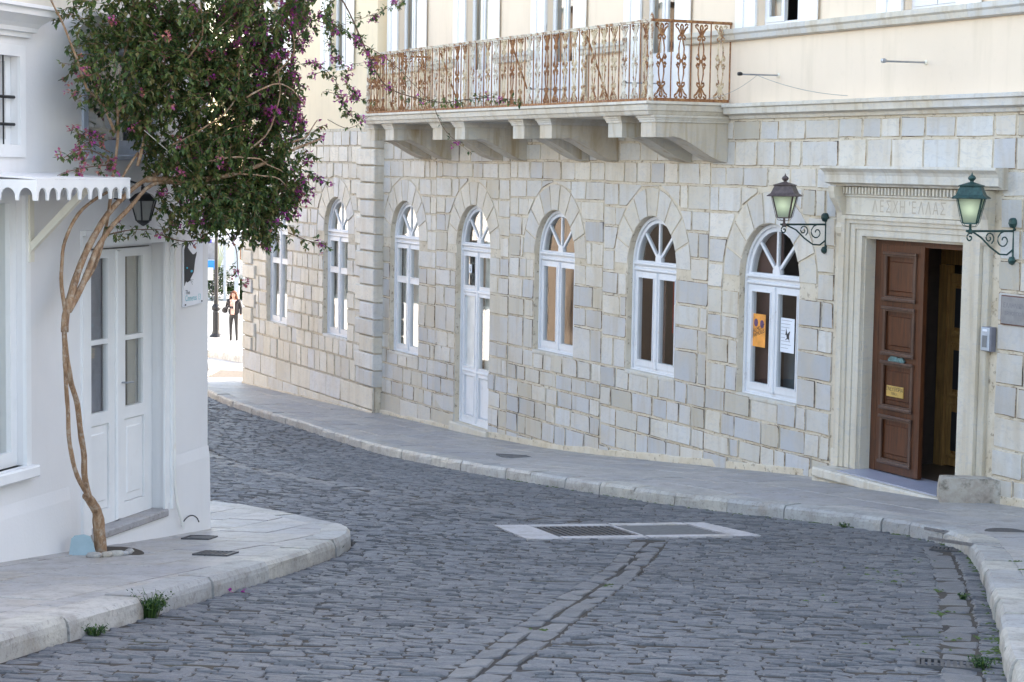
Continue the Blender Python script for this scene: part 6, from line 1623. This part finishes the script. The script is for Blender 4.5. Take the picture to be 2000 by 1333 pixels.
# tree pit: slate, stones, small weeds
b = MB(); b.prism([[(-.10, 0), (.11, 0), (.085, .10), (.06, .16), (.01, .175), (-.06, .165), (-.085, .14)]], -.015, .015)
o = b.build('slate_piece', plain('pale_blue_slate', (.30, .40, .44), .7, 0, .1, 8)); o.location = tuple(lp(-2.72, -.24, HP(15.4))); o.rotation_euler = (R_(-12), 0, R_(4)); tag(o, 'pale blue slate leaning behind the foot of the bougainvillea trunk', 'slate')
for i, (a, d, r) in enumerate([(-2.86, -.42, .055), (-2.76, -.47, .05), (-2.67, -.50, .055), (-2.58, -.52, .04), (-2.50, -.52, .045), (-2.42, -.50, .035), (-2.36, -.46, .04), (-2.31, -.40, .035), (-2.47, -.44, .03)]):
    b = MB(); n = 7; vs = []
    for zz, rr in ((0, .8), (.35, 1.0), (.75, .75)):
        for k in range(n): an = k * 6.283 / n; w = r * rr * (1 + .25 * noise.noise((an, i * 3.1, zz))); vs.append((w * 1.25 * math.cos(an), w * .8 * math.sin(an), zz * r * .9))
    vs.append((0, 0, r * .8)); fs = [(q * n + k, q * n + (k + 1) % n, (q + 1) * n + (k + 1) % n, (q + 1) * n + k) for q in range(2) for k in range(n)] + [(2 * n + k, 2 * n + (k + 1) % n, 3 * n) for k in range(n)]
    b.add(vs, fs); p = lp(a, d, 0); o = b.build('pebble', M['kerb'], None, True, (p.x, p.y, HP(p.y) - .002)); o.rotation_euler = (0, 0, random.uniform(0, 3))
    tag(o, 'small pale stone in the ring round the bougainvillea trunk foot', 'stone', 'stones ringing the bougainvillea trunk')
p = lp(-2.5, -.40, 0); b = MB(); b.lathe([(.0, .006), (.27, .004), (.29, -.01)], n=14); b.v = [(x, y, z) for x, y, z in b.v]
tag(b.build('tree_pit', plain('dark_soil', (.05, .04, .03), .95), loc=(p.x - .05, p.y - .02, HP(p.y) + .002)), 'patch of dark soil in the pavement round the trunk foot', 'soil')
def weed(x, y, h, n, label, z=None, spread=.06, group=None):
    e = MB(); z0 = HR(y) if z is None else z
    for k in range(n):
        a = random.uniform(0, 6.28); d = Vector((math.cos(a), math.sin(a), 0)); r = random.uniform(0, spread); L_ = h * random.uniform(.4, 1.0)
        base = d * r; p1 = base + d * L_ * .25 + Vector((0, 0, L_ * .6)); p2 = base + d * L_ * random.uniform(.4, .8) + Vector((0, 0, L_ * random.uniform(.5, 1.0)))
        s_ = Vector((-d.y, d.x, 0)) * .004
        e.add([base - s_, base + s_, p1 + s_, p1 - s_, p2], [(0, 1, 2, 3), (3, 2, 4)])
        for q in range(2): leaf_quad(e, p1.lerp(p2, random.random()), (rv() + Vector((0, 0, .4))), Vector((0, 0, 1)), .025, .013)
    o = e.build('weed', M['hedge'], None, fix=False, loc=(x, y, z0)); tag(o, label, 'weed', group); return o
weed(-2.30, 12.62, .20, 190, 'bushy green weed growing from a joint in the left kerb', spread=.055)
weed(-2.47, 11.75, .08, 60, 'small weed at the left kerb joint nearest the bottom corner', spread=.04)
weed(-1.50, 17.25, .09, 40, 'tiny weed in the left kerb joint near the rounded corner', spread=.02)
weed(lp(-2.34, -.42).x, lp(-2.34, -.42).y, .07, 150, 'low green weed among the stones right of the trunk', HP(16), .08)
weed(2.66, 11.0, .09, 50, 'green weed between right kerb and the rusty channel grate', spread=.05)
weed(3.32, 14.35, .05, 30, 'green tuft at the right kerb halfway down the frame', spread=.03)
weed(3.44, 20.25, .06, 30, 'dark tuft at the kerb joint below the doorway', spread=.04)
# moss in the joints of setts and slabs
ms = MB(); random.seed(77)
def moss_at(x, y, H, n, s_):
    for k in range(n):
        px_, py_ = x + random.gauss(0, s_), y + random.gauss(0, s_ * 1.6); r = random.uniform(.006, .02)
        ms.add([(px_ + r * 1.5 * math.cos(i), py_ + r * math.sin(i), H(py_) + .001) for i in (0, 1.05, 2.1, 3.14, 4.2, 5.24)] + [(px_, py_, H(py_) + .010)], [(i, (i + 1) % 6, 6) for i in range(6)])
for (x, y, n, s_) in [(2.95, 13.5, 12, .05), (3.02, 12.2, 40, .05), (2.6, 12.1, 8, .1), (2.45, 11.6, 8, .12), (2.9, 11.6, 30, .04), (2.75, 10.9, 18, .08), (3.0, 15.5, 10, .08), (2.9, 16.6, 8, .15), (3.2, 16.2, 8, .1), (3.25, 14.9, 8, .05), (3.4, 13.9, 10, .03), (.75, 14.9, 5, .03), (.2, 12.3, 4, .03), (2.3, 14.2, 4, .1), (3.6, 17.4, 6, .15)]: moss_at(x, y, HR, n, s_)
for (x, y, n, s_) in [(4.1, 15.9, 8, .02), (3.98, 15.2, 8, .02), (3.86, 14.6, 10, .02), (3.6, 13.2, 8, .03), (3.2, 11.3, 10, .03), (-.7, 28.1, 10, .06)]: moss_at(x, y, HP, n, s_)
for i in range(120):
    q = random.random(); p = KR[random.randrange(10, len(KR) - 3)]; p2 = KR[KR.index(p) + 1]; moss_at(lerp(p[0], p2[0], q) - .02, lerp(p[1], p2[1], q), HR, 2, .02)
tag(ms.build('moss', M['moss'], None, fix=False), kind='stuff')
tr_ = MB()
for (x, y) in [(-1.98, 14.0), (-1.9, 14.1)]:
    for k in range(3): leaf_quad(tr_, Vector((x, y, HR(y) + .01)), rv() + Vector((0, 0, .3)), Vector((0, 0, 1)), .035, .03)
tag(tr_.build('fallen_bract', M['bract'], None, fix=False), 'fallen purple bract lying in the gutter of the left kerb', 'petal')
